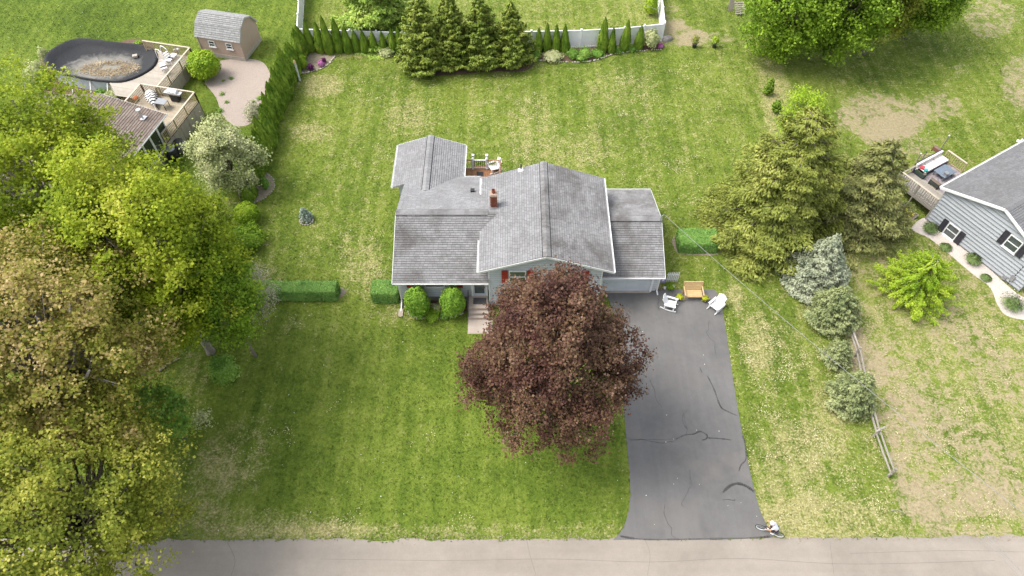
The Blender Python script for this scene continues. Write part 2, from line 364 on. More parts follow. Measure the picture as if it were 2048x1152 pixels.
MT['soil'] = pm('bed_soil', (0.21, 0.155, 0.115), (0.15, 0.11, 0.08), 9, 0.95, 0.6, 30)
MT['bark'] = pm('grey_bark', (0.23, 0.195, 0.165), (0.13, 0.105, 0.085), 4, 0.95, 0.8, 14, stretch=(4, 4, 0.8))
MT['palebark'] = pm('pale_bark', (0.36, 0.32, 0.28), (0.24, 0.21, 0.18), 4, 0.95, 0.6, 14, stretch=(4, 4, 0.8))
MT['purple_pot'] = pm('navy_pot', (0.035, 0.035, 0.075), (0.025, 0.025, 0.05), 3, 0.35)
MT['skin'] = pm('skin', (0.55, 0.32, 0.21), (0.50, 0.28, 0.18), 6, 0.55)
MT['shirt'] = pm('pale_shirt', (0.72, 0.74, 0.84), (0.66, 0.68, 0.78), 5, 0.8)
MT['shorts'] = pm('navy_shorts', (0.03, 0.032, 0.055), (0.02, 0.02, 0.04), 5, 0.85)
MT['hair'] = pm('brown_hair', (0.06, 0.035, 0.02), (0.04, 0.022, 0.014), 20, 0.7)
MT['lavender'] = pm('lavender_flag', (0.30, 0.22, 0.47), (0.22, 0.15, 0.36), 12, 0.8)
MT['orange'] = pm('orange_toy', (0.75, 0.16, 0.03), (0.6, 0.12, 0.02), 4, 0.5)
MT['cushion'] = pm('cream_cushion', (0.72, 0.68, 0.66), (0.64, 0.60, 0.58), 3, 0.9)
MT['blue_tbl'] = pm('slate_blue_table', (0.17, 0.21, 0.26), (0.12, 0.15, 0.19), 4, 0.5)
MT['wicker'] = pm('dark_wicker', (0.05, 0.045, 0.07), (0.035, 0.03, 0.05), 12, 0.8, 0.3, 60)
MT['wire'] = pm('grey_cable', (0.32, 0.32, 0.31), (0.16, 0.16, 0.155), 9, 0.6)
LF = dict(
 purple=leafmat('purple_maple_leaf', [(0.04, 0.017, 0.015), (0.08, 0.036, 0.028), (0.118, 0.057, 0.04), (0.15, 0.096, 0.046), (0.265, 0.155, 0.12)], 0.45, 0.22, 0.5),
 ymaple=leafmat('yellow_green_maple_leaf', [(0.112, 0.171, 0.012), (0.195, 0.271, 0.017), (0.295, 0.372, 0.024), (0.437, 0.496, 0.041), (0.555, 0.555, 0.1)], 0.35, 0.46),
 tan=leafmat('tan_keyed_maple_leaf', [(0.12, 0.15, 0.018), (0.2, 0.22, 0.028), (0.3, 0.275, 0.055), (0.48, 0.375, 0.15), (0.7, 0.54, 0.31)], 0.42, 0.45),
 olive=leafmat('olive_maple_leaf', [(0.098, 0.132, 0.016), (0.172, 0.213, 0.025), (0.27, 0.305, 0.039), (0.414, 0.414, 0.069), (0.575, 0.529, 0.138)], 0.42, 0.45),
 bright=leafmat('bright_green_leaf', [(0.085, 0.16, 0.012), (0.15, 0.255, 0.018), (0.24, 0.37, 0.03), (0.35, 0.48, 0.055)], 0.6, 0.3),
 mid=leafmat('mid_green_leaf', [(0.068, 0.155, 0.022), (0.121, 0.250, 0.034), (0.216, 0.365, 0.061), (0.338, 0.472, 0.108)], 0.6, 0.28),
 lime=leafmat('lime_leaf', [(0.121, 0.220, 0.013), (0.209, 0.341, 0.020), (0.330, 0.462, 0.033), (0.462, 0.550, 0.066)], 0.6, 0.3),
 pale=leafmat('pale_variegated_leaf', [(0.23, 0.275, 0.095), (0.36, 0.4, 0.17), (0.48, 0.5, 0.25), (0.6, 0.58, 0.34)], 0.8, 0.2),
 straw=leafmat('dry_straw_blade', [(0.30, 0.26, 0.12), (0.42, 0.38, 0.20), (0.54, 0.49, 0.29), (0.64, 0.59, 0.39)], 1.5, 0.05, 0.8),
 arb=leafmat('arborvitae_spray', [(0.081, 0.152, 0.018), (0.133, 0.232, 0.023), (0.205, 0.312, 0.036), (0.312, 0.392, 0.053)], 1.2, 0.12),
 cedar=leafmat('cedar_spray', [(0.092, 0.14, 0.019), (0.162, 0.221, 0.03), (0.254, 0.308, 0.049), (0.367, 0.389, 0.086)], 0.8, 0.12),
 spruce=leafmat('green_spruce_needle', [(0.085, 0.162, 0.023), (0.162, 0.27, 0.037), (0.293, 0.408, 0.065), (0.477, 0.57, 0.116)], 0.5, 0.12),
 gold=leafmat('golden_spruce_needle', [(0.095, 0.12, 0.022), (0.162, 0.192, 0.034), (0.24, 0.27, 0.05), (0.35, 0.365, 0.09)], 0.5, 0.12),
 sage=leafmat('sage_spruce_needle', [(0.105, 0.125, 0.038), (0.185, 0.2, 0.062), (0.28, 0.285, 0.095), (0.4, 0.385, 0.15)], 0.6, 0.12),
 blue=leafmat('blue_spruce_needle', [(0.165, 0.2, 0.125), (0.265, 0.3, 0.195), (0.365, 0.395, 0.265), (0.48, 0.5, 0.35)], 0.8, 0.1),
 teal=leafmat('teal_spruce_needle', [(0.12, 0.18, 0.125), (0.2, 0.275, 0.2), (0.34, 0.41, 0.33), (0.52, 0.58, 0.5)], 2.5, 0.1),
 bluegreen=leafmat('blue_green_spruce_needle', [(0.12, 0.155, 0.065), (0.205, 0.245, 0.1), (0.295, 0.33, 0.145), (0.4, 0.42, 0.2)], 0.8, 0.1),
 hedge=leafmat('box_hedge_leaf', [(0.094, 0.198, 0.039), (0.154, 0.292, 0.061), (0.209, 0.369, 0.083), (0.286, 0.44, 0.11)], 1.0, 0.15),
 dome=leafmat('dwarf_conifer_needle', [(0.091, 0.189, 0.020), (0.154, 0.287, 0.028), (0.231, 0.392, 0.042), (0.322, 0.490, 0.063)], 1.5, 0.12),
 grass=leafmat('ornamental_grass_blade', [(0.078, 0.130, 0.039), (0.137, 0.208, 0.065), (0.208, 0.286, 0.098), (0.299, 0.364, 0.143)], 1.5, 0.2),
 grey=leafmat('grey_twig_leaf', [(0.180, 0.186, 0.114), (0.264, 0.264, 0.168), (0.348, 0.336, 0.216), (0.432, 0.408, 0.264)], 1.0, 0.15),
 dead=leafmat('fallen_leaf', [(0.18, 0.12, 0.06), (0.3, 0.215, 0.115), (0.4, 0.31, 0.18), (0.5, 0.41, 0.28)], 1.0, 0.05, 0.8),
 pink=leafmat('pink_petal', [(0.30, 0.05, 0.20), (0.45, 0.12, 0.34), (0.60, 0.25, 0.50), (0.55, 0.30, 0.50)], 1.0, 0.1),
 violet=leafmat('plum_leaf', [(0.06, 0.012, 0.05), (0.10, 0.02, 0.085), (0.15, 0.04, 0.12), (0.2, 0.07, 0.15)], 1.0, 0.1),
 flower=leafmat('white_petal', [(0.6, 0.6, 0.55), (0.7, 0.7, 0.64), (0.78, 0.78, 0.72), (0.8, 0.78, 0.5)], 1.0, 0.05),
 yellow=leafmat('yellow_green_leaf', [(0.22, 0.30, 0.02), (0.36, 0.42, 0.025), (0.50, 0.52, 0.03), (0.62, 0.60, 0.05)], 2.0, 0.2),
)

# ================================================================== SETTING: ground, road, driveway, beds
def axis_pts(a, b, step, far):
    core = list(np.arange(a, b+1e-6, step)); lo = []; hi = []; d = step*3; x = a
    while x > -far: x -= d; d *= 1.6; lo.append(x)
    d = step*3; x = b
    while x < far: x += d; d *= 1.6; hi.append(x)
    return np.array(lo[::-1]+core+hi)
gx = axis_pts(-54, 54, 0.45, 1200); gy = axis_pts(-2, 68, 0.45, 1200)
def wave(x): return 1/(1+np.exp(-np.clip(x, -50, 50)))
def lawn_fields(GX, GY):
    """how dry, lush or bare the turf is at each place"""
    _yd = np.maximum(GY*math.cos(PIT)+CH*math.sin(PIT), 4.0)
    GU = 1024+FPX*GX/_yd; GV = 576-FPX*(GY*math.sin(PIT)-CH*math.cos(PIT))/_yd       # where each patch of ground shows
    def soft(u, v, ru, rv, amp, pw=1.0):
        d = ((GU-u)/ru)**2+((GV-v)/rv)**2
        return amp*np.clip(1.45-d, 0, 1)**pw
    dry = 0.10+0*GX; lush = 0.12+0*GX; soil = 0*GX
    backyard = wave((GX+18)/1.0)*wave((GY-29)/2.0)*wave((18-GX)/1.5)*wave((55-GY)/1.0)
    dry = dry+backyard*0.05
    frontl = wave((6-GX)/1.0)*wave((28-GY)/1.5)
    dry = dry-frontl*0.10; lush = lush+frontl*0.04
    leftlot = wave((-19-GX)/0.6); dry = dry-leftlot*0.20; lush = lush+leftlot*0.22
    topplot = wave((GY-56.5)/0.5)*wave((GX+20)/0.5)*wave((14-GX)/0.5); dry = dry+topplot*0.10; lush = lush-topplot*0.20
    east = wave((GX-22.0)/0.35)*wave((34-GY)/2.0)
    dry = dry+east*0.25; soil = soil+east*(0.53+0.10*np.sin(GX*0.9+GY*0.5))
    ne = wave((GX-17)/1.0)*wave((GY-34)/2.0); dry = dry+ne*0.05
    strip = wave((GX-14.2)/0.3)*wave((22-GX)/0.3)*wave((29-GY)/1.0); dry = dry+strip*0.12
    for u, v, ru, rv, a, pw in ((1755, 232, 92, 52, 0.74, 0.8), (1810, 275, 84, 42, 0.42, 1), (1885, 212, 50, 30, 0.62, 0.8), (1850, 330, 90, 40, 0.28, 1), (2042, 165, 44, 64, 0.68, 0.8),
            (1985, 35, 64, 48, 0.6, 1), (1920, 140, 30, 20, 0.4, 1), (1345, 70, 64, 28, 0.66, 1), (1420, 78, 60, 18, 0.55, 1), (1340, 30, 40, 30, 0.5, 1), (1705, 690, 18, 60, 0.35, 1),
            (1800, 880, 70, 90, 0.25, 1), (1900, 1000, 140, 50, 0.3, 1), (1735, 740, 40, 50, 0.3, 1), (640, 40, 50, 25, 0.3, 1)):
        soil = soil+soft(u, v, ru, rv, a, pw)
    for u, v, ru, rv, a in ((480, 900, 60, 60, 0.30), (400, 960, 70, 60, 0.42), (370, 760, 45, 60, 0.50), (500, 1050, 200, 26, 0.38), (900, 1062, 380, 16, 0.34), (1390, 1000, 60, 60, 0),
            (1640, 1040, 120, 40, 0.30), (640, 170, 40, 20, 0.45), (620, 265, 40, 16, 0.35), (820, 235, 40, 30, 0.25), (1160, 300, 60, 30, 0.22), (1290, 230, 10, 70, 0.16), (1235, 180, 50, 30, 0.14),
            (1060, 260, 40, 60, 0.22), (740, 545, 30, 50, 0.30), (790, 630, 50, 18, 0.30), (1520, 690, 30, 50, 0.3), (1575, 960, 60, 90, 0.25), (1650, 860, 40, 60, 0.22), (1540, 150, 20, 60, 0.3),
            (590, 650, 25, 12, 0.3), (690, 530, 14, 60, 0.25), (1560, 235, 25, 60, 0.35), (1470, 590, 16, 20, 0.35), (530, 560, 30, 30, 0.25), (430, 420, 50, 40, 0.4), (655, 105, 120, 10, 0.45)):
        dry = dry+soft(u, v, ru*1.25, rv*1.25, a*0.72)
    for u, v, ru, rv, a in ((650, 880, 200, 150, 0.15), (1800, 120, 150, 60, 0.35), (160, 40, 250, 60, 0.3), (420, 240, 30, 70, 0.4), (1500, 480, 60, 60, 0.2), (1120, 960, 110, 60, 0.3), (880, 700, 60, 60, 0.2)):
        lush = lush+soft(u, v, ru, rv, a)
    return np.clip(dry, -0.5, 1.3), np.clip(lush, -0.5, 1.3), np.clip(soil, -0.5, 1.3)
GX, GY = np.meshgrid(gx, gy); GZ = np.zeros_like(GX)
dry, lush, soil = lawn_fields(GX, GY)
ny, nx = GX.shape
idx = np.arange(ny*nx).reshape(ny, nx)
fq = np.stack([idx[:-1, :-1], idx[:-1, 1:], idx[1:, 1:], idx[1:, :-1]], axis=-1).reshape(-1, 4)
me = bpy.data.meshes.new('lawn')
me.from_pydata(np.stack([GX, GY, GZ], axis=-1).reshape(-1, 3).tolist(), [], fq.tolist())
for nm, arr in (('dry', dry), ('lush', lush), ('soil', soil)):
    at = me.attributes.new(nm, 'FLOAT', 'POINT'); at.data.foreach_set('value', arr.astype(np.float32).ravel())
me.materials.append(MT['lawn']); lawn = bpy.data.objects.new('lawn', me); C.objects.link(lawn); lawn['kind'] = 'structure'

SHEETS = []
def sheet(name, poly, z, mat, thick=0.0):
    SHEETS.append([tuple(p[:2]) for p in poly])
    o = solo(name, MB().prism([tuple(p[:2]) for p in poly], z-0.06, z), mat, None, None); o['kind'] = 'structure'; return o
rag = random.Random(3)
def ragged(a, b, n, amp):
    return [(a[0]+(b[0]-a[0])*i/n+rag.uniform(-amp, amp)*0.4, a[1]+(b[1]-a[1])*i/n+rag.uniform(-amp, amp)) for i in range(n+1)]
edge = ragged((-70, 11.75), (-4, 11.72), 160, 0.10)+ragged((-4, 11.72), (19, 11.83), 70, 0.05)+ragged((19, 11.83), (70, 12.5), 120, 0.11)
road = sheet('road', [(70, 4.6), (-70, 4.4)]+edge, 0.012, MT['road'])
MTcr = pm('road_crack', (0.20, 0.17, 0.145), (0.15, 0.13, 0.11), 4, 0.9)
for pts, w in ((((640, 1118), (900, 1121), (1100, 1118), (1300, 1124), (1480, 1117), (1700, 1128), (1990, 1121)), 0.018), (((1053, 1077), (1060, 1110), (1072, 1150)), 0.02), (((1290, 1079), (1300, 1110), (1295, 1150)), 0.014), (((455, 1085), (470, 1120), (462, 1152)), 0.02), (((1660, 1085), (1668, 1150)), 0.016), (((1700, 1107), (1900, 1101), (2048, 1104)), 0.014)):
    c = curve([V(u, v, 0.0135)[:] for u, v in pts], 8); mb = MB()
    for a, b in zip(c, c[1:]):
        j = lambda q: (q[0]+rag.uniform(-.03, .03), q[1]+rag.uniform(-.03, .03), q[2])
        mb.bar(a, b, w, 0.003)
    part('road_crack', mb, MTcr, road)
# driveway with flared mouth
dl = curve([V(1203, 577)[:2], V(1222, 612)[:2], V(1240, 720)[:2], V(1251, 860)[:2], V(1260, 962)[:2], V(1258, 1015)[:2], V(1246, 1056)[:2], V(1226, 1080)[:2]], 5)
dr = curve([V(1546, 1075)[:2], V(1534, 1052)[:2], V(1515, 1005)[:2], V(1492, 905)[:2], V(1471, 790)[:2], V(1450, 650)[:2], V(1441, 606)[:2], V(1431, 582)[:2], V(1418, 579)[:2]], 5)
drive = sheet('driveway', dl+dr, 0.02, MT['drive'])
def seal(pts, w):
    c = curve([V(u, v, 0.0215)[:] for u, v in pts], 5); mb = MB()
    for i, (a, b) in enumerate(zip(c, c[1:])):
        a, b = Vector(a), Vector(b); d = (b-a).normalized(); nn = Vector((-d.y, d.x, 0)); ww = w*(0.35+0.6*rag.random())
        mb.bar(a-d*0.02, b+d*0.02, ww, 0.004)
    part('crack_seal', mb, MT['tar'], drive)
for pts, w in ((((1415, 752), (1428, 778), (1438, 806), (1446, 818), (1474, 831)), 0.13), (((1352, 878), (1370, 870), (1388, 868), (1400, 863), (1414, 870), (1412, 878), (1404, 880)), 0.10), (((1416, 876), (1440, 877), (1462, 880)), 0.12),
        (((1446, 985), (1458, 973), (1474, 967), (1492, 972), (1508, 983)), 0.20), (((1478, 942), (1482, 930), (1492, 917), (1490, 885), (1485, 872)), 0.10), (((1256, 878), (1300, 879), (1350, 878)), 0.03), (((1365, 820), (1374, 858)), 0.03),
        (((1318, 595), (1316, 612), (1319, 620)), 0.07), (((1240, 1072), (1262, 1076), (1300, 1079), (1400, 1078), (1500, 1076), (1540, 1073)), 0.14), (((1400, 735), (1404, 745)), 0.05)):
    seal(pts, w)
solo('road_edge_gravel', (lambda: (lambda mb: mb.cards(np.stack([np.where(rng.uniform(0, 1, 900) < 0.6, rng.uniform(-20, 5.2, 900), rng.uniform(15, 30, 900)), 11.85+rng.normal(0, 0.12, 900), np.full(900, 0.03)], 1), np.tile([0, 0, 1.0], (900, 1))+rng.normal(0, .3, (900, 3)), rng.uniform(.03, .09, 900), 0.8))(MB()))(), MT['brownbed'], 'loose pale grit along the road edge', 'grit', kind='stuff')
for u0, v0, du, n_ in ((1262, 880, 9, 9), (1375, 820, 0, 6), (1420, 640, 2, 7), (1300, 760, 3, 6), (1470, 1000, -6, 6), (1330, 1010, 5, 7), (1380, 940, -2, 8)):
    u, v = u0, v0; pts = [(u, v)]
    for i in range(n_): u += du+rag.uniform(-7, 7); v += (0 if abs(du) > 5 else 9)+rag.uniform(-4, 4); pts.append((u, v))
    seal(pts, 0.028)
# walkway and front bed
walk = sheet('walkway', [V(935, 668)[:2], V(937, 636)[:2], V(985, 636)[:2], V(985, 668)[:2]], 0.045, MT['concrete'])
bed_front = sheet('front_bed', smooth_poly([V(u, v)[:2] for u, v in ((812, 597), (811, 618), (822, 632), (850, 637), (890, 636), (925, 628), (935, 618), (935, 597))], 4), 0.03, MT['mulch'])
bed_fence = sheet('fence_bed', smooth_poly([V(u, v)[:2] for u, v in ((1062, 88), (1062, 118), (1095, 121), (1150, 124), (1195, 119), (1225, 108), (1270, 102), (1320, 99), (1326, 90), (1260, 84), (1160, 85))], 4), 0.02, MT['mulch'])
bed_corner = sheet('corner_bed', smooth_poly([V(u, v)[:2] for u, v in ((606, 112), (600, 146), (628, 142), (655, 130), (670, 112), (640, 106))], 4), 0.02, MT['brownbed'])
bed_cedar = sheet('cedar_bed', smooth_poly([V(u, v)[:2] for u, v in ((800, 110), (830, 148), (900, 150), (980, 143), (1050, 142), (1062, 118), (940, 108))], 4), 0.014, MT['mulch'])
bed_west = sheet('west_bed', smooth_poly([V(u, v)[:2] for u, v in ((480, 345), (478, 395), (500, 408), (530, 396), (548, 376), (545, 356), (528, 344))], 4), 0.02, MT['brownbed'])
bed_hedge = sheet('hedge_bed', smooth_poly([V(u, v)[:2] for u, v in ((525, 575), (530, 598), (660, 601), (680, 596), (682, 575))], 3), 0.014, MT['brownbed'])
bed_hedge2 = sheet('hedge_bed', smooth_poly([V(u, v)[:2] for u, v in ((1350, 472), (1352, 503), (1372, 509), (1440, 508), (1440, 470))], 3), 0.014, MT['brownbed'])
gravel = sheet('gravel_patch', smooth_poly([V(u, v)[:2] for u, v in ((408, 160), (425, 128), (470, 118), (520, 122), (541, 150), (541, 200), (505, 245), (470, 252), (445, 230), (432, 195))], 4), 0.02, MT['gravel'])
pool_bed = sheet('pool_bed', smooth_poly([V(u, v)[:2] for u, v in ((72, 140), (90, 108), (130, 90), (200, 95), (262, 78), (298, 84), (310, 110), (270, 205), (180, 210), (100, 190), (82, 170))], 3), 0.02, MT['mulch'])
chips = sheet('stone_chip_bed', smooth_poly([V(u, v)[:2] for u, v in ((1822, 455), (1856, 436), (1912, 480), (1975, 535), (2035, 588), (2100, 625), (2060, 640), (2015, 632), (1995, 610), (1980, 575), (1945, 548), (1900, 510), (1860, 478), (1835, 466))], 4), 0.025, MT['wgravel'])
# loose stones that edge the beds
def rock(mb, c, s, sd):
    rr = random.Random(sd); pr = []
    mb.lathe([(0.55*s, 0), (0.95*s, 0.25*s), (0.8*s, 0.6*s), (0.35*s, 0.78*s)], 7, c, 0.6+0.3*rr.random()); return mb
def edging(bed, pts, n, s):
    c = curve([V(u, v)[:2] for u, v in pts], 12); L = len(c); first = None
    for i in range(n):
        q = c[int(i*(L-1)/(n-1))]; k = s*rag.uniform(0.7, 1.25)
        loc = (q[0]+rag.uniform(-.05, .05), q[1]+rag.uniform(-.05, .05), 0.02)
        if first is None:
            first = part('edging_stone', rock(MB(), (0, 0, 0), 1.0, 2), MT['stone'], bed, smooth=True); first.location = loc; first.scale = (k, k, k)
        else: again(first, bed, loc, rag.uniform(0, 6), (k, k*rag.uniform(.7, 1.1), k))
edging(bed_front, ((812, 615), (822, 631), (850, 637), (890, 636), (926, 627)), 34, 0.095)
edging(bed_fence, ((1064, 120), (1095, 122), (1150, 125), (1195, 120), (1225, 109), (1270, 103), (1322, 100)), 60, 0.11)
edging(bed_corner, ((602, 147), (628, 143), (655, 131), (670, 113)), 26, 0.10)
edging(bed_west, ((500, 408), (530, 397), (548, 377), (545, 357), (528, 344)), 22, 0.07)

# ================================================================== BUILDINGS
def inside_spans(poly, v):
    xs = []; n = len(poly)
    for i in range(n):
        (a, b), (c, d) = poly[i], poly[(i+1) % n]
        if (b <= v < d) or (d <= v < b): xs.append(a+(v-b)*(c-a)/(d-b))
    xs.sort(); return list(zip(xs[::2], xs[1::2]))
def roof(root, o, ud, vd, poly, mat, slab, expo=0.165, tab=0.30, world=True, seed=1):
    """one roof plane: a deck slab plus overlapping shingle tabs, laid course by course"""
    rr = random.Random(seed); o, ud, vd = Vector(o), Vector(ud).normalized(), Vector(vd).normalized(); n = ud.cross(vd).normalized()
    if n.z < 0: n = -n
    P = lambda u, v, h: o+ud*u+vd*v+n*h
    k = len(poly); mb = MB()
    top = [P(u, v, 0) for u, v in poly]; bot = [P(u, v, -0.11) for u, v in poly]
    a = sum(poly[i][0]*poly[(i+1) % k][1]-poly[(i+1) % k][0]*poly[i][1] for i in range(k))
    flip = (a < 0) != (ud.cross(vd).z < 0)
    order = list(range(k)) if not flip else list(reversed(range(k)))
    mb.add(top+bot, [tuple(order), tuple(k+i for i in reversed(order))]+[(i, k+i, k+(i+1) % k, (i+1) % k) for i in range(k)])
    rf = part('roof', mb, slab, root, world)
    sh = MB(); vmin = min(p[1] for p in poly); vmax = max(p[1] for p in poly); j = 0; v = vmin
    while v < vmax-0.02:
        v1 = min(v+expo, vmax)
        for a0, a1 in inside_spans(poly, (v+v1)/2):
            u = a0-rr.uniform(0, tab)
            while u < a1-0.01:
                w = tab*rr.uniform(0.85, 1.15); s, e = max(u, a0), min(u+w, a1); u += w
                if e-s < 0.02: continue
                t = 0.022+rr.uniform(0, 0.012); dv = rr.uniform(-0.006, 0.006); g = 0.007
                vt_ = v1-0.034 if v1 < vmax-0.01 else v1
                q = [P(s+g, v-0.008+dv, 0.002), P(e-g, v-0.008+dv, 0.002), P(e-g, v-0.008+dv, t), P(s+g, v-0.008+dv, t), P(e-g, vt_, 0.004), P(s+g, vt_, 0.004)]
                sh.add(q, [(0, 1, 2, 3), (3, 2, 4, 5), (0, 3, 5), (1, 4, 2)])
        v += expo; j += 1
    part('course_shadow_underlay', MB().add([P(u, v, 0.0015) for u, v in poly], [tuple(order)]), MT['felt'], rf, world)  # dark felt left showing between courses stands in for their shadow lines
    part('shingles', sh, mat, rf, world, kind='stuff')
    return rf
def ridge(root, a, b, side, slope, mat, w=0.24, step=0.3, world=True, h=0.045, vent=True):
    """ridge cap: overlapping bent pieces over a dark vent strip"""
    a, b = Vector(a), Vector(b); d = (b-a).normalized(); s = Vector(side).normalized(); L = (b-a).length; mb = MB(); n = int(L/step)
    for i in range(n):
        p = a+d*(i*L/n); q = a+d*((i+1)*L/n+0.03)
        f = [p+Vector((0, 0, h+0.018)), q+Vector((0, 0, h+0.004))]
        l = [x+s*w-Vector((0, 0, slope*w)) for x in f]; r = [x-s*w-Vector((0, 0, slope*w)) for x in f]
        dn = Vector((0, 0, -0.02))
        mb.add([f[0], f[1], l[0], l[1], r[0], r[1], l[0]+dn, l[1]+dn, r[0]+dn, r[1]+dn], [(0, 1, 3, 2), (1, 0, 4, 5), (2, 3, 7, 6), (5, 4, 8, 9), (0, 2, 6, 8, 4)])
    cap = part('ridge_cap', mb, mat, root, world, kind='stuff')
    if vent:
        ww = w-0.02; vb = MB()
        for sg in (1, -1):
            e = s*(ww*sg)-Vector((0, 0, slope*ww))
            vb.add([a+e+Vector((0, 0, h)), b+e+Vector((0, 0, h)), b+e-Vector((0, 0, 0.03)), a+e-Vector((0, 0, 0.03))], [(0, 1, 2, 3)])
            e2 = s*((ww+0.075)*sg)-Vector((0, 0, slope*(ww+0.075)-0.03))
            vb.add([a+e, b+e, b+e2, a+e2], [(0, 1, 2, 3)])
        part('ridge_vent', vb, MT['black'], cap, world)
    return cap
def siding(wall, p0, p1, z0, z1, out, expo, mat, gable=None, world=True, holes=(), lip=0.07):
    """clapboards one by one; gable = (fraction along the wall, height of the peak)"""
    p0, p1, out = Vector(p0), Vector(p1), Vector(out); L = (p1-p0).length; d = (p1-p0)/L; z = z0; top = gable[1] if gable else z1
    while z < top-0.03:
        za, zb = z, min(z+expo, top); zm = (za+zb)/2; s, e = 0.0, L
        if gable and zm > z1:
            f = (top-zm)/(top-z1); s = L*gable[0]*(1-f); e = L-(L-L*gable[0])*(1-f)
        segs = [(s, e)]
        for h0, h1, hz0, hz1 in holes:
            if hz0 < zm < hz1:
                nw = []
                for x, y in segs:
                    if h1 <= x or h0 >= y: nw.append((x, y)); continue
                    if h0 > x: nw.append((x, h0))
                    if h1 < y: nw.append((h1, y))
                segs = nw
        for x, y in segs:
            if y-x < 0.05: continue
            a, b = p0+d*x, p0+d*y; zz = Vector((0, 0, 1))
            vs = [a+out*0.001+zz*za, b+out*0.001+zz*za, b+out*lip+zz*za, a+out*lip+zz*za, a+out*0.001+zz*zb, b+out*0.001+zz*zb, b+out*0.006+zz*zb, a+out*0.006+zz*zb]
            bd = part('siding_board', MB().add(vs, [(0, 3, 2, 1), (4, 5, 6, 7), (2, 3, 7, 6), (0, 1, 5, 4), (0, 4, 7, 3), (1, 2, 6, 5)]).bar(a+out*(lip-0.003)+zz*(za+0.018), b+out*(lip-0.003)+zz*(za+0.018), 0.012, 0.036), mat, wall, world)
            bd.data.materials.append(MT['edge'] if mat is MT['sid_g'] else MT['edge_w'])                        # dark strip at each board's foot paints in the clapboard shadow line
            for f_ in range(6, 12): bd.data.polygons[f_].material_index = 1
        z += expo
def gable_body(ax, a0, a1, b0, b1, z0, ze0, zr, ze1=None, br=None):
    """solid with a pitched top; ridge runs along ax"""
    ze1 = ze0 if ze1 is None else ze1; br = (b0+b1)/2 if br is None else br
    sec = [(b0, z0), (b1, z0), (b1, ze1), (br, zr), (b0, ze0)]; mk = (lambda a, b, z: (a, b, z)) if ax == 'x' else (lambda a, b, z: (b, a, z))
    vs = [mk(a0, b, z) for b, z in sec]+[mk(a1, b, z) for b, z in sec]
    return MB().add(vs, [(0, 1, 2, 3, 4), (9, 8, 7, 6, 5)]+[(i, i+5, (i+1) % 5+5, (i+1) % 5) for i in range(5)])
def window(root, c, w, h, out, side, world=True, mats=('trim', 'glass'), bars=1, d=0.05):
    """framed sash window on a wall: casing, pane, meeting rail, sill"""
    c, out, side = Vector(c), Vector(out), Vector(side); up = Vector((0, 0, 1)); t = 0.07
    def slab(cx, cz, sx, sz, o0, o1):
        q = [c+side*(cx+i*sx/2)+up*(cz+j*sz/2)+out*o for o in (o0, o1) for i, j in ((-1, -1), (1, -1), (1, 1), (-1, 1))]
        return q, [(0, 1, 2, 3), (7, 6, 5, 4), (0, 4, 5, 1), (1, 5, 6, 2), (2, 6, 7, 3), (3, 7, 4, 0)]
    f = MB()
    for a in ((-w/2+t/2, 0, t, h), (w/2-t/2, 0, t, h), (0, h/2-t/2, w-2*t, t), (0, -h/2+t/2, w-2*t, t)): f.add(*slab(*a, 0.0, d+0.03))
    win = part('window', f, MT[mats[0]], root, world)
    part('pane', MB().add(*slab(0, 0, w-2*t, h-2*t, 0.002, d-0.02)), MT[mats[1]], win, world)
    if bars: part('meeting_rail', MB().add(*slab(0, 0, w-2*t, 0.05, d-0.018, d+0.02)), MT[mats[0]], win, world)
    part('sill', MB().add(*slab(0, -h/2-0.03, w+0.1, 0.05, 0.0, d+0.07)), MT[mats[0]], win, world)
    return win
def shutter(root, c, w, h, out, side, mat, world=True):
    c, out, side = Vector(c), Vector(out), Vector(side); up = Vector((0, 0, 1)); mb = MB()
    def slab(cx, cz, sx, sz, o0, o1):
        q = [c+side*(cx+i*sx/2)+up*(cz+j*sz/2)+out*o for o in (o0, o1) for i, j in ((-1, -1), (1, -1), (1, 1), (-1, 1))]
        mb.add(q, [(0, 1, 2, 3), (7, 6, 5, 4), (0, 4, 5, 1), (1, 5, 6, 2), (2, 6, 7, 3), (3, 7, 4, 0)])
    slab(0, 0, w, h, 0.03, 0.05)
    for s in (-1, 1): slab(s*(w/2-0.03), 0, 0.06, h, 0.05, 0.07)
    k = int(h/0.11)
    for i in range(k): slab(0, -h/2+(i+0.5)*h/k, w-0.12, h/k*0.6, 0.05, 0.062)
    return part('shutter', mb, mat, root, world)
def gutter(root, p, q, world=True, mat=None):
    p, q = Vector(p), Vector(q); d = (q-p).normalized(); s = d.cross(Vector((0, 0, 1))).normalized(); mb = MB(); up = Vector((0, 0, 1))
    prof = [(-0.055, 0.0), (-0.055, -0.09), (0.05, -0.09), (0.065, 0.0), (0.05, 0.0), (0.04, -0.075), (-0.042, -0.075), (-0.042, 0.0)]
    k = len(prof); vs = [e+s*a+up*b for e in (p, q) for a, b in prof]
    mb.add(vs, [(i, (i+1) % k, k+(i+1) % k, k+i) for i in range(k)]+[(0, 7, 6, 1), (1, 6, 5, 2), (2, 5, 4, 3), (8, 9, 14, 15), (9, 10, 13, 14), (10, 11, 12, 13)])
    return part('gutter', mb, mat or MT['trim'], root, world)

SL = 0.36
H1 = T('house', 'pale sided split level house with grey shingle roofs and brick chimney', 'house', (2, 31, 0))
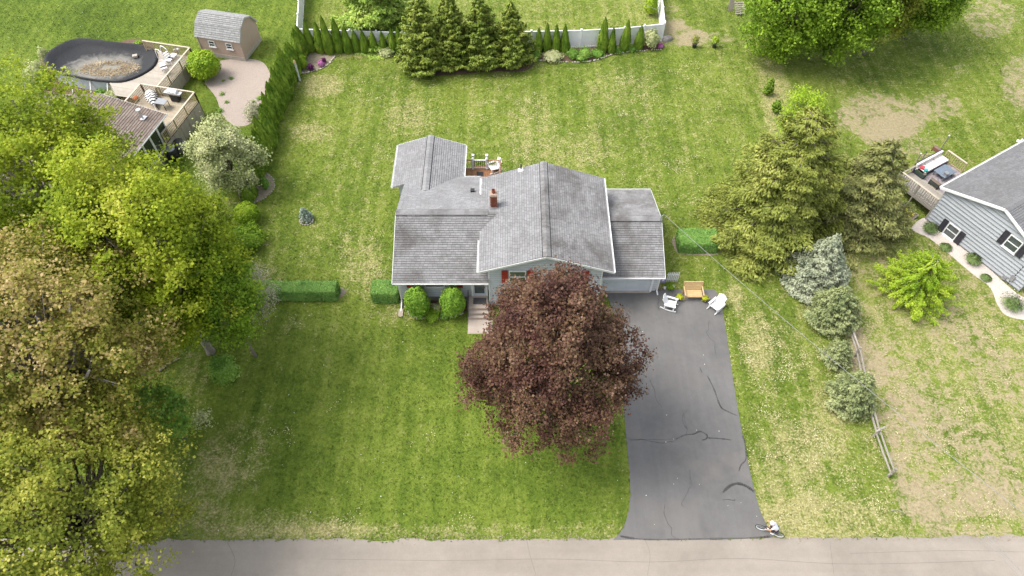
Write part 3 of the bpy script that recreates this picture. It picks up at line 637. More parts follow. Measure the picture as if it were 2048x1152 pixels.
# walls
part('foundation', MB().box(-4.45, 32.05, 0.28, 5.96, 8.56, 0.56), MT['found'], H1, True)
wl = part('wall', gable_body('x', -7.42, -1.45, 27.78, 36.35, 0.55, 3.02, 4.42, 2.8, 31.78), MT['sid_w'], H1, True)
wm = part('wall', gable_body('y', 27.42, 35.1, -1.48, 5.76, 0.0, 4.22, 5.52, br=2.14), MT['sid_w'], H1, True)
wg = part('wall', gable_body('x', 5.78, 9.86, 28.62, 35.7, 0.0, 2.38, 3.6, 2.26, 31.98), MT['sid_w'], H1, True)
wr = part('wall', gable_body('y', 36.3, 40.2, -8.28, -3.9, 0.3, 2.62, 3.4, br=-6.1), MT['sid_w'], H1, True)
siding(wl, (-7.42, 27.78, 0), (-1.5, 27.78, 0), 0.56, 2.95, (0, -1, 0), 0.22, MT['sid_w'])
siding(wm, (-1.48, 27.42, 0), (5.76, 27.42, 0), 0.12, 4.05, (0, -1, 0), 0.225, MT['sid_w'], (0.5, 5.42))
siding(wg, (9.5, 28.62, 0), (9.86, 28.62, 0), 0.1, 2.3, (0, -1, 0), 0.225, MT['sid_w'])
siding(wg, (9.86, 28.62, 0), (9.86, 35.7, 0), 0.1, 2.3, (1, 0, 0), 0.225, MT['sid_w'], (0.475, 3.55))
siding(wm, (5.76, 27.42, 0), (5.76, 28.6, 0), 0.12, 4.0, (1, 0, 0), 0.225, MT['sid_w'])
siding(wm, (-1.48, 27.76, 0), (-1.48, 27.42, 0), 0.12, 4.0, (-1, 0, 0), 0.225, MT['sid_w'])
for x, y, z in ((-7.42, 27.765, 2.9), (-1.48, 27.4, 4.05), (5.76, 27.4, 4.05), (9.86, 28.6, 2.3)):
    part('corner_board', MB().box(x, y, z/2+0.15, 0.10, 0.09, z-0.3), MT['trim'], H1, True)
# roofs
def slope_len(dy, dz): return math.hypot(dy, dz)
ls = slope_len(31.78-27.12, 1.678)
roof(H1, (-7.72, 27.12, 2.9), (1, 0, 0), (0, 1, 0.36), [(0, 0), (6.22, 0), (6.22, 1.35), (7.05, 1.35), (7.05, ls), (0, ls)], MT['sh_stain'], MT['drip'], seed=1)
lb = slope_len(36.9-31.78, 1.84)
roof(H1, (-7.72, 36.9, 2.735), (1, 0, 0), (0, -1, 0.36), [(0, 0), (7.05, 0), (7.05, lb), (0, lb)], MT['sh_grey'], MT['drip'], seed=2)
ms = slope_len(4.27, 1.54); ML = 35.42-27.1
roof(H1, (-2.12, 27.1, 4.1), (0, 1, 0), (1, 0, 0.3607), [(0, 0), (ML, 0), (ML, ms), (0, ms)], MT['sh_grey'], MT['drip'], seed=3)
roof(H1, (6.42, 27.1, 4.1), (0, 1, 0), (-1, 0, 0.3607), [(0, 0), (ML, 0), (ML, ms), (0, ms)], MT['sh_stain'], MT['drip'], seed=4)
gs = slope_len(31.98-28.03, 1.43)
roof(H1, (5.8, 28.03, 2.3), (1, 0, 0), (0, 1, 0.362), [(0, 0), (4.3, 0), (4.3, gs), (0, gs)], MT['sh_stain'], MT['drip'], seed=5)
gb = slope_len(36.1-31.98, 1.48)
roof(H1, (5.8, 36.1, 2.24), (1, 0, 0), (0, -1, 0.3616), [(0, 0), (4.3, 0), (4.3, gb), (0, gb)], MT['sh_stain'], MT['drip'], seed=6)
rs = slope_len(2.55, 0.93)
roof(H1, (-8.65, 34.4, 2.6), (0, 1, 0), (1, 0, 0.3647), [(1.6, 0), (6.1, 0), (6.1, rs), (0, rs), (0, 1.0), (1.6, 1.0)], MT['sh_grey'], MT['drip'], seed=7)
roof(H1, (-3.55, 34.4, 2.6), (0, 1, 0), (-1, 0, 0.3647), [(0.6, 0), (6.1, 0), (6.1, rs), (0, rs), (0, 1.0)], MT['sh_grey'], MT['drip'], seed=8)
ridge(H1, (-7.74, 31.78, 4.58), (-1.62, 31.78, 4.58), (0, 1, 0), 0.36, MT['sh_stain'])
ridge(H1, (2.15, 27.08, 5.64), (2.15, 35.44, 5.64), (1, 0, 0), 0.36, MT['sh_stain'])
ridge(H1, (6.5, 31.98, 3.735), (10.12, 31.98, 3.735), (0, 1, 0), 0.36, MT['sh_stain'])
ridge(H1, (-6.1, 34.75, 3.53), (-6.1, 40.52, 3.53), (1, 0, 0), 0.36, MT['sh_grey'])
for p, q in (((-7.74, 27.06, 2.9), (-1.52, 27.06, 2.9)), ((10.12, 36.16, 2.24), (6.45, 36.16, 2.24)), ((5.82, 27.97, 2.3), (10.12, 27.97, 2.3)), ((6.48, 27.06, 4.1), (6.48, 35.46, 4.1)),
        ((-2.18, 29.75, 4.1), (-2.18, 27.06, 4.1)), ((-2.18, 35.46, 4.1), (-2.18, 33.9, 4.1)), ((-3.49, 36.95, 2.6), (-3.49, 40.5, 2.6)), ((-8.71, 40.5, 2.6), (-8.71, 36.0, 2.6)), ((-2.3, 36.96, 2.735), (-3.4, 36.96, 2.735))):
    gutter(H1, p, q)
# rake boards
for p, q in (((-2.2, 27.07, 3.99), (2.15, 27.07, 5.54)), ((6.5, 27.07, 3.99), (2.15, 27.07, 5.54)), ((10.13, 28.0, 2.2), (10.13, 31.98, 3.63)), ((10.13, 36.1, 2.15), (10.13, 31.98, 3.63)), ((-7.75, 27.1, 2.8), (-7.75, 31.78, 4.47)), ((-8.68, 40.53, 2.5), (-6.1, 40.53, 3.42)), ((-3.52, 40.53, 2.5), (-6.1, 40.53, 3.42))):
    part('rake_board', MB().bar(p, q, 0.03, 0.16), MT['trim'], H1, True)
# downspouts
for pts in (((-7.55, 27.1, 2.82), (-7.55, 27.15, 2.65), (-7.5, 27.66, 2.35), (-7.5, 27.66, 0.25), (-7.5, 27.3, 0.1), (-7.5, 26.85, 0.06)), ((9.98, 28.0, 2.2), (9.97, 28.1, 2.05), (9.95, 28.5, 1.8), (9.95, 28.5, 0.2), (10.0, 28.2, 0.08))):
    mb = MB()
    for a, b in zip(pts, pts[1:]): mb.bar(a, b, 0.085, 0.075)
    part('downspout', mb, MT['trim'], H1, True)
part('splash_block', MB().box(-7.5, 26.75, 0.05, 0.3, 0.6, 0.06), MT['concrete'], H1, True)
# windows, shutters, doors
yw = 27.72
for x0, x1 in ((-6.48, -5.98), (-5.79, -4.44), (-4.24, -3.76)):
    window(H1, ((x0+x1)/2, yw, 2.14), x1-x0, 0.92, (0, -1, 0), (1, 0, 0), bars=0 if x1-x0 > 1 else 1)
for x in (-6.78, -3.46): shutter(H1, (x, yw, 2.12), 0.40, 0.98, (0, -1, 0), (1, 0, 0), MT['red'])
for xc in (0.35, 3.9):
    window(H1, (xc, 27.355, 3.28), 1.1, 1.25, (0, -1, 0), (1, 0, 0))
    for s in (-1, 1): shutter(H1, (xc+s*0.82, 27.355, 3.28), 0.40, 1.3, (0, -1, 0), (1, 0, 0), MT['red'])
window(H1, (3.9, 27.355, 1.2), 1.1, 0.9, (0, -1, 0), (1, 0, 0))
dfm = MB()
for b in ((-2.66, 27.71, 1.75, 0.1, 0.1, 2.1), (-1.68, 27.71, 1.75, 0.1, 0.1, 2.1), (-2.17, 27.71, 2.83, 1.08, 0.1, 0.1)): dfm.box(*b)
fd = part('door', MB().box(-2.17, 27.72, 1.74, 0.88, 0.06, 2.06), MT['sid_w'], H1, True)
part('door_frame', dfm, MT['trim'], fd, True)
part('pane', MB().box(-2.17, 27.685, 1.8, 0.66, 0.02, 1.6), MT['glass'], fd, True)
part('door_handle', MB().box(-1.83, 27.66, 1.7, 0.04, 0.06, 0.16), MT['black'], fd, True)
part('porch_lamp', MB().lathe([(0.03, 0), (0.07, 0.04), (0.07, 0.16), (0.02, 0.22)], 8, (-2.95, 27.66, 2.35)), MT['black'], H1, True)
gd = part('garage_door', MB().box(7.8, 28.6, 1.06, 3.3, 0.05, 2.08), MT['sid_w'], H1, True)
for i in range(4):
    for k in range(4):
        part('door_panel', MB().box(6.6+0.8*k, 28.57, 0.3+0.51*i, 0.70, 0.03, 0.40), MT['sid_w'], gd, True)
gf = MB()
for b in ((6.06, 28.57, 1.1, 0.14, 0.12, 2.2), (9.52, 28.57, 1.1, 0.14, 0.12, 2.2), (7.79, 28.57, 2.16, 3.6, 0.12, 0.12)): gf.box(*b)
part('door_frame', gf, MT['trim'], gd, True)
part('threshold', MB().box(7.8, 28.5, 0.03, 3.4, 0.16, 0.05), MT['concrete'], gd, True)
# chimney built of bricks
ch = part('chimney', MB().box(-1.22, 32.42, 4.85, 0.40, 0.40, 1.5), MT['mortar'], H1, True)
bmb = MB(); z = 4.35; cx, cy = -1.22, 32.42; course = 0
while z < 5.52:
    for k in range(2):
        for sx, sy in ((0, -1), (0, 1), (-1, 0), (1, 0)):
            o_ = (k-0.5)*0.21+(0.05 if course % 2 else -0.05)
            if sx == 0: bmb.box(cx+o_*0.9, cy+sy*0.205, z+0.035, 0.2, 0.03, 0.066)
            else: bmb.box(cx+sx*0.205, cy+o_*0.9, z+0.035, 0.03, 0.2, 0.066)
    z += 0.078; course += 1
part('brick', bmb, MT['brick'], ch, True, kind='stuff')
part('chimney_crown', MB().box(cx, cy, 5.6, 0.52, 0.52, 0.10).box(cx, cy, 5.67, 0.44, 0.44, 0.06), MT['mortar'], ch, True)
part('flue', MB().lathe([(0.12, 5.68), (0.12, 5.95), (0.095, 5.95), (0.09, 5.72)], 10, (cx, cy+0.04, 0)), MT['brick'], ch, True)
part('flashing', MB().box(cx, cy-0.26, 4.52, 0.5, 0.14, 0.06).box(cx, cy, 4.5, 0.47, 0.47, 0.16), MT['greymet'], ch, True)
# roof vents
def on_plane(u, v, p0, n):
    c = Vector((0, 0, CH)); d = (V(u, v, 0)-c); n = Vector(n); t = (Vector(p0)-c).dot(n)/d.dot(n); return c+d*t
q = on_plane(945, 383, (-7.72, 36.9, 2.735), Vector((1, 0, 0)).cross(Vector((0, -1, 0.36))))
part('roof_vent', MB().box(q.x, q.y, q.z+0.1, 0.28, 0.26, 0.18), MT['black'], H1, True)
q = on_plane(1042, 338, (-2.12, 27.1, 4.1), Vector((0, 1, 0)).cross(Vector((1, 0, 0.36))))
vp = part('vent_pipe', MB().tube([(q.x, q.y, q.z-0.1), (q.x, q.y, q.z+0.4)], 0.06, 10), MT['black'], H1, True)
part('flashing', MB().bar((q.x-0.2, q.y-0.1, q.z-0.04), (q.x+0.16, q.y-0.1, q.z+0.09), 0.34, 0.03), MT['trim'], vp, True)
sm = part('service_mast', MB().tube([(10.02, 31.7, 2.4), (10.02, 31.7, 4.25), (10.12, 31.7, 4.36), (10.24, 31.7, 4.30)], 0.035, 8), MT['greymet'], H1, True)
part('meter_box', MB().box(9.97, 31.7, 1.6, 0.14, 0.28, 0.42), MT['greymet'], H1, True)

# front stoop with steps and rails
ST = T('front_stoop', 'concrete entry steps with black iron handrails below the front door', 'steps', (-2.2, 26.6, 0))
yl = V(957, 616, 0.70).y; y2 = V(957, 626, 0.47).y; y3 = V(957, 635, 0.24).y
xa, xb = -2.95, -1.52
part('landing', MB().box((xa+xb)/2, (yl+27.74)/2, 0.36, xb-xa, 27.74-yl, 0.68), MT['concrete'], ST, True)
part('step', MB().box((xa+xb)/2, (y2+yl)/2-0.002, 0.24, xb-xa, yl-y2, 0.46), MT['concrete'], ST, True)
part('step', MB().box((xa+xb)/2, (y3+y2)/2-0.004, 0.13, xb-xa, y2-y3, 0.22), MT['concrete'], ST, True)
for yy, zz in ((yl, 0.70), (y2, 0.47), (y3, 0.24)):
    part('nosing', MB().box((xa+xb)/2, yy-0.012, zz-0.05, xb-xa+0.02, 0.05, 0.045), MT['mortar'], ST, True)
for x in (xa+0.04, xb-0.04):
    mb = MB().tube([(x, 27.5, 1.62), (x, yl, 1.62), (x, y3, 1.12)], 0.022, 6)
    for yy, za, zb in ((27.5, 0.7, 1.62), ((yl+27.5)/2, 0.7, 1.62), (yl+0.05, 0.7, 1.62), (y3+0.05, 0.2, 1.13)): mb.tube([(x, yy, za), (x, yy, zb)], 0.016, 6)
    mb.tube([(x, 27.5, 0.85), (x, yl, 0.85), (x, y3+0.05, 0.38)], 0.012, 6)
    part('handrail', mb, MT['black'], ST, True)
solo('doormat', MB().box(0, 0, 0.012, 0.86, 0.52, 0.02), pm('dark_mat', (0.05, 0.05, 0.055), (0.10, 0.095, 0.09), 16, 0.95), 'dark rectangular doormat on the front landing', 'mat', (-2.17, 27.25, 0.702))

# ---- deck builder (local frame)
def rail_run(root, a, b, z, hgt, m_cap, m_bal, gap=0.13, bs=0.038, post=0.09, mid=None, mpost=None):
    a, b = Vector((*a, 0)), Vector((*b, 0)); L = (b-a).length; d = (b-a)/L; ang = math.atan2(d.y, d.x)
    mpost = mpost or m_bal
    part('top_rail', MB().bar(a+Vector((0, 0, z+hgt)), b+Vector((0, 0, z+hgt)), 0.13, 0.04), m_cap, root)
    part('bottom_rail', MB().bar(a+Vector((0, 0, z+0.10)), b+Vector((0, 0, z+0.10)), 0.045, 0.08), m_bal, root)
    n = max(1, round(L/1.8)); pf = None
    for i in range(n+1):
        p = a+d*(L*i/n)
        if pf is None: pf = part('post', MB().box(0, 0, (z+hgt)/2-0.02, post, post, z+hgt), mpost, root); pf.location = p
        else: again(pf, root, p)
    n = int(L/gap); bf = None
    for i in range(1, n):
        p = a+d*(L*i/n)
        if bf is None: bf = part('baluster', MB().box(0, 0, z+hgt/2+0.03, bs, bs, hgt-0.12), m_bal, root); bf.location = p
        else: again(bf, root, p)
def boards(root, x0, x1, y0, y1, z, w, mat, along='x', clip=None):
    n = int(((y1-y0) if along == 'x' else (x1-x0))/w)
    for i in range(n):
        if along == 'x':
            yc = y0+(i+0.5)*(y1-y0)/n; s = x0
            if clip: s = clip(yc)
            if x1-s < 0.15: continue
            part('deck_board', MB().box((s+x1)/2, yc, z-0.015, x1-s, (y1-y0)/n-0.012, 0.03), mat, root)
        else:
            xc = x0+(i+0.5)*(x1-x0)/n
            part('deck_board', MB().box(xc, (y0+y1)/2, z-0.015, (x1-x0)/n-0.012, y1-y0, 0.03), mat, root)

# rear deck of the house
zd = 0.75; pr = V(1000, 352, zd)
xr, xl_, yb = -0.86, -3.8, 39.9
RD = T('back_deck', 'red brown plank deck with white capped railing posts behind the house', 'deck', (-2.2, 37.0, 0))
def W_(mb): return mb
boards_ = []
n = int((xr-xl_)/0.14)
for i in range(n):
    x = xl_+(i+0.5)*(xr-xl_)/n
    part('deck_board', MB().box(x, (35.1+yb)/2, zd-0.015, (xr-xl_)/n-0.014, yb-35.1, 0.03), MT['deck_r'], RD, True)
part('fascia', MB().box((xl_+xr)/2, yb+0.02, zd-0.14, xr-xl_, 0.03, 0.24).box(xr+0.02, (35.1+yb)/2, zd-0.14, 0.03, yb-35.1, 0.24), MT['deck_r'], RD, True)
posts = [(-3.75, 39.84), (-3.03, 39.84), (-1.96, 39.84), (-0.92, 39.84), (-0.92, 36.0)]
for i, (x, y) in enumerate(posts):
    hgt = 1.0
    po = part('post', MB().box(x, y, (zd+hgt)/2, 0.13, 0.13, zd+hgt), MT['trim'], RD, True)
    part('post_cap', MB().box(x, y, zd+hgt+0.03, 0.18, 0.18, 0.05).box(x, y, zd+hgt+0.08, 0.12, 0.12, 0.06), MT['trim'], po, True)
for (x0, y0), (x1, y1) in zip(posts, posts[1:]):
    gate = abs(x0+3.03) < 0.01
    m_ = MT['trim'] if gate else MT['deck_r']
    part('top_rail', MB().bar((x0, y0, zd+0.9), (x1, y1, zd+0.9), 0.09, 0.05), m_, RD, True)
    part('bottom_rail', MB().bar((x0, y0, zd+0.12), (x1, y1, zd+0.12), 0.06, 0.07), MT['trim'], RD, True)
    L = math.hypot(x1-x0, y1-y0); k = int(L/0.14)
    for i in range(1, k):
        t = i/k; part('baluster', MB().box(x0+(x1-x0)*t, y0+(y1-y0)*t, zd+0.5, 0.04, 0.04, 0.76), MT['black'] if gate else MT['rail_t'], RD, True)
# two stair posts beyond the gate
for x in (-3.03, -1.96):
    po = part('stair_post', MB().box(x, 40.6, 0.72, 0.14, 0.14, 1.44), MT['trim'], RD, True)
    part('post_cap', MB().box(x, 40.6, 1.47, 0.2, 0.2, 0.07), MT['trim'], po, True)
    part('stair_rail', MB().bar((x, 39.84, zd+0.85), (x, 40.6, 1.30), 0.07, 0.06), MT['trim'], RD, True)
for i in range(3): part('step', MB().box(-2.5, 40.06+0.27*i, 0.56-0.19*i, 1.0, 0.28, 0.04), MT['deck_r'], RD, True)
solo('deck_mat', MB().box(0, 0, 0.012, 0.5, 0.42, 0.02), MT['black'], 'small black mat on the red brown back deck', 'mat', (V(960, 348, zd).x, V(960, 348, zd).y, zd+0.004))

# ---- neighbour on the east, rotated
C0 = V(1853, 440); RH = math.atan2(-0.856, 0.517)
EH = T('grey_house', 'blue grey clapboard house with slate roof and dark shuttered windows', 'house', C0, RH)
ES, EZ, EA, EW = 0.38, 3.3, 4.9, 7.7
wall = part('wall', gable_body('y', 0, 13, 0, EW, 0.0, EZ+0.05, EA-0.12), MT['sid_g'], EH)
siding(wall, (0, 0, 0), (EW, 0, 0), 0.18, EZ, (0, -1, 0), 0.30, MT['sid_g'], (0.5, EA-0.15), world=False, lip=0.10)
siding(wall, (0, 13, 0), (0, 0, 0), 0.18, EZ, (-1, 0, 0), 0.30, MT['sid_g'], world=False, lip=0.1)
for x in (0, EW): part('corner_board', MB().box(x, -0.02, EZ/2, 0.1, 0.09, EZ), MT['sid_g'], EH)
es = slope_len(4.2, 1.6)
roof(EH, (-0.35, -0.3, EZ), (0, 1, 0), (1, 0, 0.381), [(0, 0), (13.6, 0), (13.6, es), (0, es)], MT['sh_dark'], MT['drip'], world=False, seed=11)
roof(EH, (EW+0.35, -0.3, EZ), (0, 1, 0), (-1, 0, 0.381), [(0, 0), (13.6, 0), (13.6, es), (0, es)], MT['sh_dark'], MT['drip'], world=False, seed=12)
ridge(EH, (EW/2, -0.32, EA+0.0), (EW/2, 13.3, EA+0.0), (1, 0, 0), 0.38, MT['sh_dark'], world=False, vent=False)
for p, q in (((-0.4, -0.33, EZ-0.08), (EW/2, -0.33, EA-0.09)), ((EW+0.4, -0.33, EZ-0.08), (EW/2, -0.33, EA-0.09))):
    part('rake_board', MB().bar(p, q, 0.05, 0.2), MT['trim'], EH)
gutter(EH, (-0.43, 13.2, EZ), (-0.43, -0.33, EZ), world=False)
inv = (Matrix.Translation(C0) @ Matrix.Rotation(RH, 4, 'Z')).inverted()
gn = Matrix.Rotation(RH, 3, 'Z') @ Vector((0, -1, 0))
def ewall(u, v): return inv @ on_plane(u, v, C0, gn)
for (uw, vw, shs) in ((1905, 462, ((1888, 450), (1921, 475))), (2028, 487, ((2010, 470), (2046, 504)))):
    w_ = ewall(uw, vw); window(EH, (w_.x, -0.085, w_.z), 0.95, 1.15, (0, -1, 0), (1, 0, 0), world=False)
    for s in (-1, 1): shutter(EH, (w_.x+s*0.72, -0.085, w_.z), 0.38, 1.18, (0, -1, 0), (1, 0, 0), MT['dkshut'], world=False)
for u, v, sz in ((2011, 553, 0.34), (2027, 555, 0.42)):
    w_ = ewall(u, v); part('meter_box', MB().box(w_.x, -0.11, w_.z, 0.26, 0.18, sz), MT['greymet'], EH)
w_ = ewall(2027, 555)
part('conduit', MB().tube([(w_.x, -0.06, w_.z), (w_.x, -0.06, EZ+0.3)], 0.03, 6).tube([(w_.x, -0.06, 0.05), (w_.x, -0.06, w_.z)], 0.03, 6), MT['black'], EH)
q = inv @ on_plane(2040, 284, Matrix.Translation(C0) @ Vector((0, 0, EZ)), (Matrix.Rotation(RH, 3, 'Z') @ Vector((-0.381, 0, 1))))
part('vent_pipe', MB().tube([(q.x, q.y, q.z-0.2), (q.x, q.y, q.z+0.3)], 0.06, 8).box(q.x-0.1, q.y, q.z, 0.3, 0.3, 0.05, 0.3), MT['trim'], EH)

# its deck
ED = T('side_deck', 'greyed raised deck with slatted railing beside the blue grey house', 'deck', C0, RH)
ez = 1.15; ex0, ey1 = -3.5, 4.9
boards(ED, ex0, -0.05, 0.0, ey1, ez, 0.15, MT['wood_g'], along='y' if False else 'x')
part('fascia', MB().box((ex0-0.05)/2, -0.03, ez-0.13, -ex0, 0.04, 0.24).box(ex0-0.02, ey1/2, ez-0.13, 0.04, ey1, 0.24), MT['wood_g'], ED)
rail_run(ED, (ex0, 0.0), (-0.12, 0.0), ez, 0.95, MT['rail_c'], MT['wood_g'], 0.17, 0.045)
rail_run(ED, (ex0+0.3, ey1), (ex0+2.0, ey1), ez, 0.95, MT['rail_c'], MT['rail_t'], 0.17, 0.045)
rail_run(ED, (ex0, 0.1), (ex0, ey1), ez, 0.62, MT['wood_g'], MT['wood_g'], 0.9, 0.045)
for x, y in ((ex0+0.1, 0.1), (ex0+0.1, ey1/2), (ex0+0.1, ey1-0.1), (-0.3, ey1-0.1)): part('support_post', MB().box(x, y, ez/2-0.02, 0.1, 0.1, ez), MT['wood_g'], ED)
for i in range(3): part('step', MB().box(-0.85, ey1+0.18+0.27*i, ez-0.24-0.26*i, 1.2, 0.28, 0.05), MT['wood_g'], ED)

# ---- neighbour on the west under the big trees
E0 = V(332, 228, 3.3); LR = R(-13)
NW = T('brown_roof_house', 'low house with brown shingle roof and glazed sunroom beneath big maples', 'house', (E0.x, E0.y, 0), LR)
LL = 15.0
part('wall', gable_body('y', -LL+0.3, -0.3, -10.2, -0.3, 0.0, 3.15, 4.12), pm('taupe_wall', (0.36, 0.33, 0.29), (0.30, 0.27, 0.24), 3, 0.8), NW)
n_s = slope_len(5.25, 1.05)
roof(NW, (0, 0, 3.3), (0, -1, 0), (-1, 0, 0.2), [(0, 0), (LL, 0), (LL, n_s), (0, n_s)], MT['sh_brown'], MT['drip'], world=False, seed=21, expo=0.2, tab=0.4)
roof(NW, (-10.5, 0, 3.3), (0, -1, 0), (1, 0, 0.2), [(0, 0), (LL, 0), (LL, n_s), (0, n_s)], MT['sh_brown'], MT['drip'], world=False, seed=22, expo=0.2, tab=0.4)
part('rake_board', MB().bar((0.02, 0.02, 3.2), (-5.25, 0.02, 4.25), 0.04, 0.16), MT['trim'], NW)
gutter(NW, (0.05, -LL, 3.3), (0.05, 0.0, 3.3), world=False)
for i in range(4):
    yc = -0.9-1.0*i
    w_ = part('sunroom_window', MB().box(-0.26, yc, 2.05, 0.05, 0.86, 2.0), MT['darkglass'], NW)
    fr = MB()
    for b in ((-0.24, yc-0.46, 2.05, 0.12, 0.09, 2.16), (-0.24, yc+0.46, 2.05, 0.12, 0.09, 2.16), (-0.24, yc, 3.07, 0.12, 0.84, 0.1), (-0.24, yc, 1.02, 0.14, 0.84, 0.1)): fr.box(*b)
    part('frame', fr, MT['trim'], w_)
q = (Matrix.Translation((E0.x, E0.y, 0)) @ Matrix.Rotation(LR, 4, 'Z')).inverted() @ on_plane(285, 236, E0, Matrix.Rotation(LR, 3, 'Z') @ Vector((0.2, 0, 1)))
fl = part('flue_pipe', MB().tube([(q.x, q.y, q.z-0.1), (q.x, q.y, q.z+0.75)], 0.09, 10), MT['steel'], NW)
part('pipe_cap', MB().lathe([(0.05, 0.72), (0.17, 0.76), (0.17, 0.82), (0.04, 0.9)], 12, (q.x, q.y, q.z)), MT['trim'], fl)
part('flashing', MB().box(q.x, q.y, q.z+0.02, 0.55, 0.5, 0.03), MT['steel'], fl)

# upper deck with grill
G0 = V(388, 184, 2.42)
GD = T('grill_deck', 'tan wooden deck with boxed railing and tall plank skirt behind brown roof', 'deck', (G0.x, G0.y, 0), LR)
gz, gw, gl = 1.45, 4.9, 5.2
boards(GD, -gw, 0, -gl, 0, gz, 0.15, MT['deck_t'])
rail_run(GD, (-gw, 0), (0, 0), gz, 0.95, MT['rail_c'], MT['rail_t'], 0.15, 0.045)
rail_run(GD, (0, 0), (0, -gl), gz, 0.95, MT['rail_c'], MT['rail_t'], 0.15, 0.045)
rail_run(GD, (-gw, 0), (-gw, -2.6), gz, 0.95, MT['rail_c'], MT['rail_t'], 0.15, 0.045)
for i in range(5): part('skirt_panel', MB().box(0.03, -gl/5*(i+0.5), 0.68, 0.04, gl/5-0.04, 1.36), MT['skirt'], GD)
for i in range(5): part('skirt_panel', MB().box(-gw/5*(i+0.5), 0.03, 0.68, gw/5-0.04, 0.04, 1.36), MT['skirt'], GD)

# pool
rim = [V(u, v, 1.32) for u, v in ((91, 122), (97, 106), (118, 91), (158, 77), (225, 84), (291, 92), (311, 107), (307, 129), (283, 147), (250, 160), (222, 162), (180, 158), (140, 150), (108, 141))]
rim2 = smooth_poly([p[:2] for p in rim], 3); pc = np.mean(np.array(rim2), axis=0)
PO = T('swimming_pool', 'oval above ground pool under a sagging black winter cover', 'pool', (pc[0], pc[1], 0))
nr = len(rim2)
def ring(s, z, jit=0.0): return [((p[0]-pc[0])*s+pc[0], (p[1]-pc[1])*s+pc[1], z+rag.uniform(-jit, jit)) for p in rim2]
mb = MB(); a = ring(0.985, 0.0); b = ring(0.985, 1.27)
wallp = None
for i in range(0, nr, 3):
    seg = [(i+j) % nr for j in range(4)]
    vs = [a[j] for j in seg]+[b[j] for j in seg]
    part('wall_panel', MB().add(vs, [(j, j+1, j+5, j+4) for j in range(3)]), MT['poolwall'], PO, True, smooth=True)
cov = MB(); rings = [ring(1.02, 1.16, 0.03), ring(1.025, 1.30, 0.015), ring(1.0, 1.37, 0.015), ring(0.97, 1.33, 0.03), ring(0.90, 1.02, 0.07), ring(0.80, 0.80, 0.06), ring(0.66, 0.68, 0.03), ring(0.4, 0.64, 0.012), ring(0.12, 0.63, 0.005)]
for r_ in rings: cov.v += r_
for k in range(len(rings)-1):
    for j in range(nr): cov.f.append((k*nr+j, k*nr+(j+1) % nr, (k+1)*nr+(j+1) % nr, (k+1)*nr+j))
cov.f.append(tuple((len(rings)-1)*nr+j for j in range(nr)))
cm, cnt, cb = newmat('dusty_black_cover'); og = cnt.nodes.new('ShaderNodeTexCoord').outputs['Object']
el = nd(cnt, 'ShaderNodeMapping', Vector=og, Scale=(0.235, 0.40, 0.0)).outputs[0]
dl_ = nd(cnt, 'ShaderNodeVectorMath', p_operation='LENGTH', i0=el).outputs['Value']
sil = mth(cnt, 'ADD', dl_, mth(cnt, 'MULTIPLY', mth(cnt, 'SUBTRACT', noise(cnt, og, 0.9, 5, 0.65, 1.2), 0.5), 0.75))   # silt settled in the hollow
cnt.links.new(ramp(cnt, sil, [(0.24, (0.19, 0.178, 0.148)), (0.58, (0.165, 0.158, 0.14)), (0.88, (0.024, 0.025, 0.028))]), cb.inputs['Base Color']); cb.inputs['Roughness'].default_value = 0.7; cb.inputs['Specular IOR Level'].default_value = 0.2
bump(cnt, cb, noise(cnt, og, 3.0, 5, 0.65, 1.0), 0.6, 0.08)
part('cover', cov, cm, PO, True, smooth=True)
part('cover_cable', MB().tube([(x, y, 1.2) for x, y, z in ring(1.03, 0)]+[ring(1.03, 1.2)[0]], 0.025, 6), MT['rubber'], PO, True)
for u0, v0, u1, v1 in ((145, 163, 140, 188), (180, 160, 178, 188), (215, 165, 213, 186), (245, 166, 250, 182)):
    p = V(u0, v0, 1.15); q = V(u1, v1, 0.0)
    part('brace', MB().bar(p, (p.x+(q.x-p.x)*0.5, p.y-0.55, 0.0), 0.09, 0.06).bar((p.x, p.y, 1.2), (p.x, p.y, 0), 0.12, 0.06), MT['trim'], PO, True)
# leaves lying in the cover's hollow
k = 2100; th = rng.uniform(0, 2*PI, k); rr_ = np.sqrt(rng.uniform(0, 1, k))
lx = pc[0]+0.75+2.7*rr_*np.cos(th)+rng.normal(0, .2, k); ly = pc[1]-0.15+1.05*rr_*np.sin(th)+rng.normal(0, .15, k)
keep = ~((np.abs(lx-pc[0]-0.6) < 0.75) & (np.abs(ly-pc[1]-0.1) < 0.28)); lx, ly = lx[keep], ly[keep]
lit = MB().cards(np.stack([lx, ly, np.full(len(lx), 0.70)+rng.uniform(0, .03, len(lx))], 1), np.tile([0, 0, 1.0], (len(lx), 1))+rng.normal(0, .35, (len(lx), 3)), rng.uniform(.05, .12, len(lx)), 0.8)
solo('fallen_leaves', lit, LF['dead'], 'brown fallen leaves lying on the sagging pool cover', 'leaves', (pc[0], pc[1], 0.7), kind='stuff', world=True)
pb = V(270, 112, 0.85)
solo('foam_block', MB().box(0, 0, 0.1, 0.42, 0.34, 0.18, 0.3), MT['stone'], 'small pale block lying on the leafy pool cover', 'block', (pb.x, pb.y, 0.75))
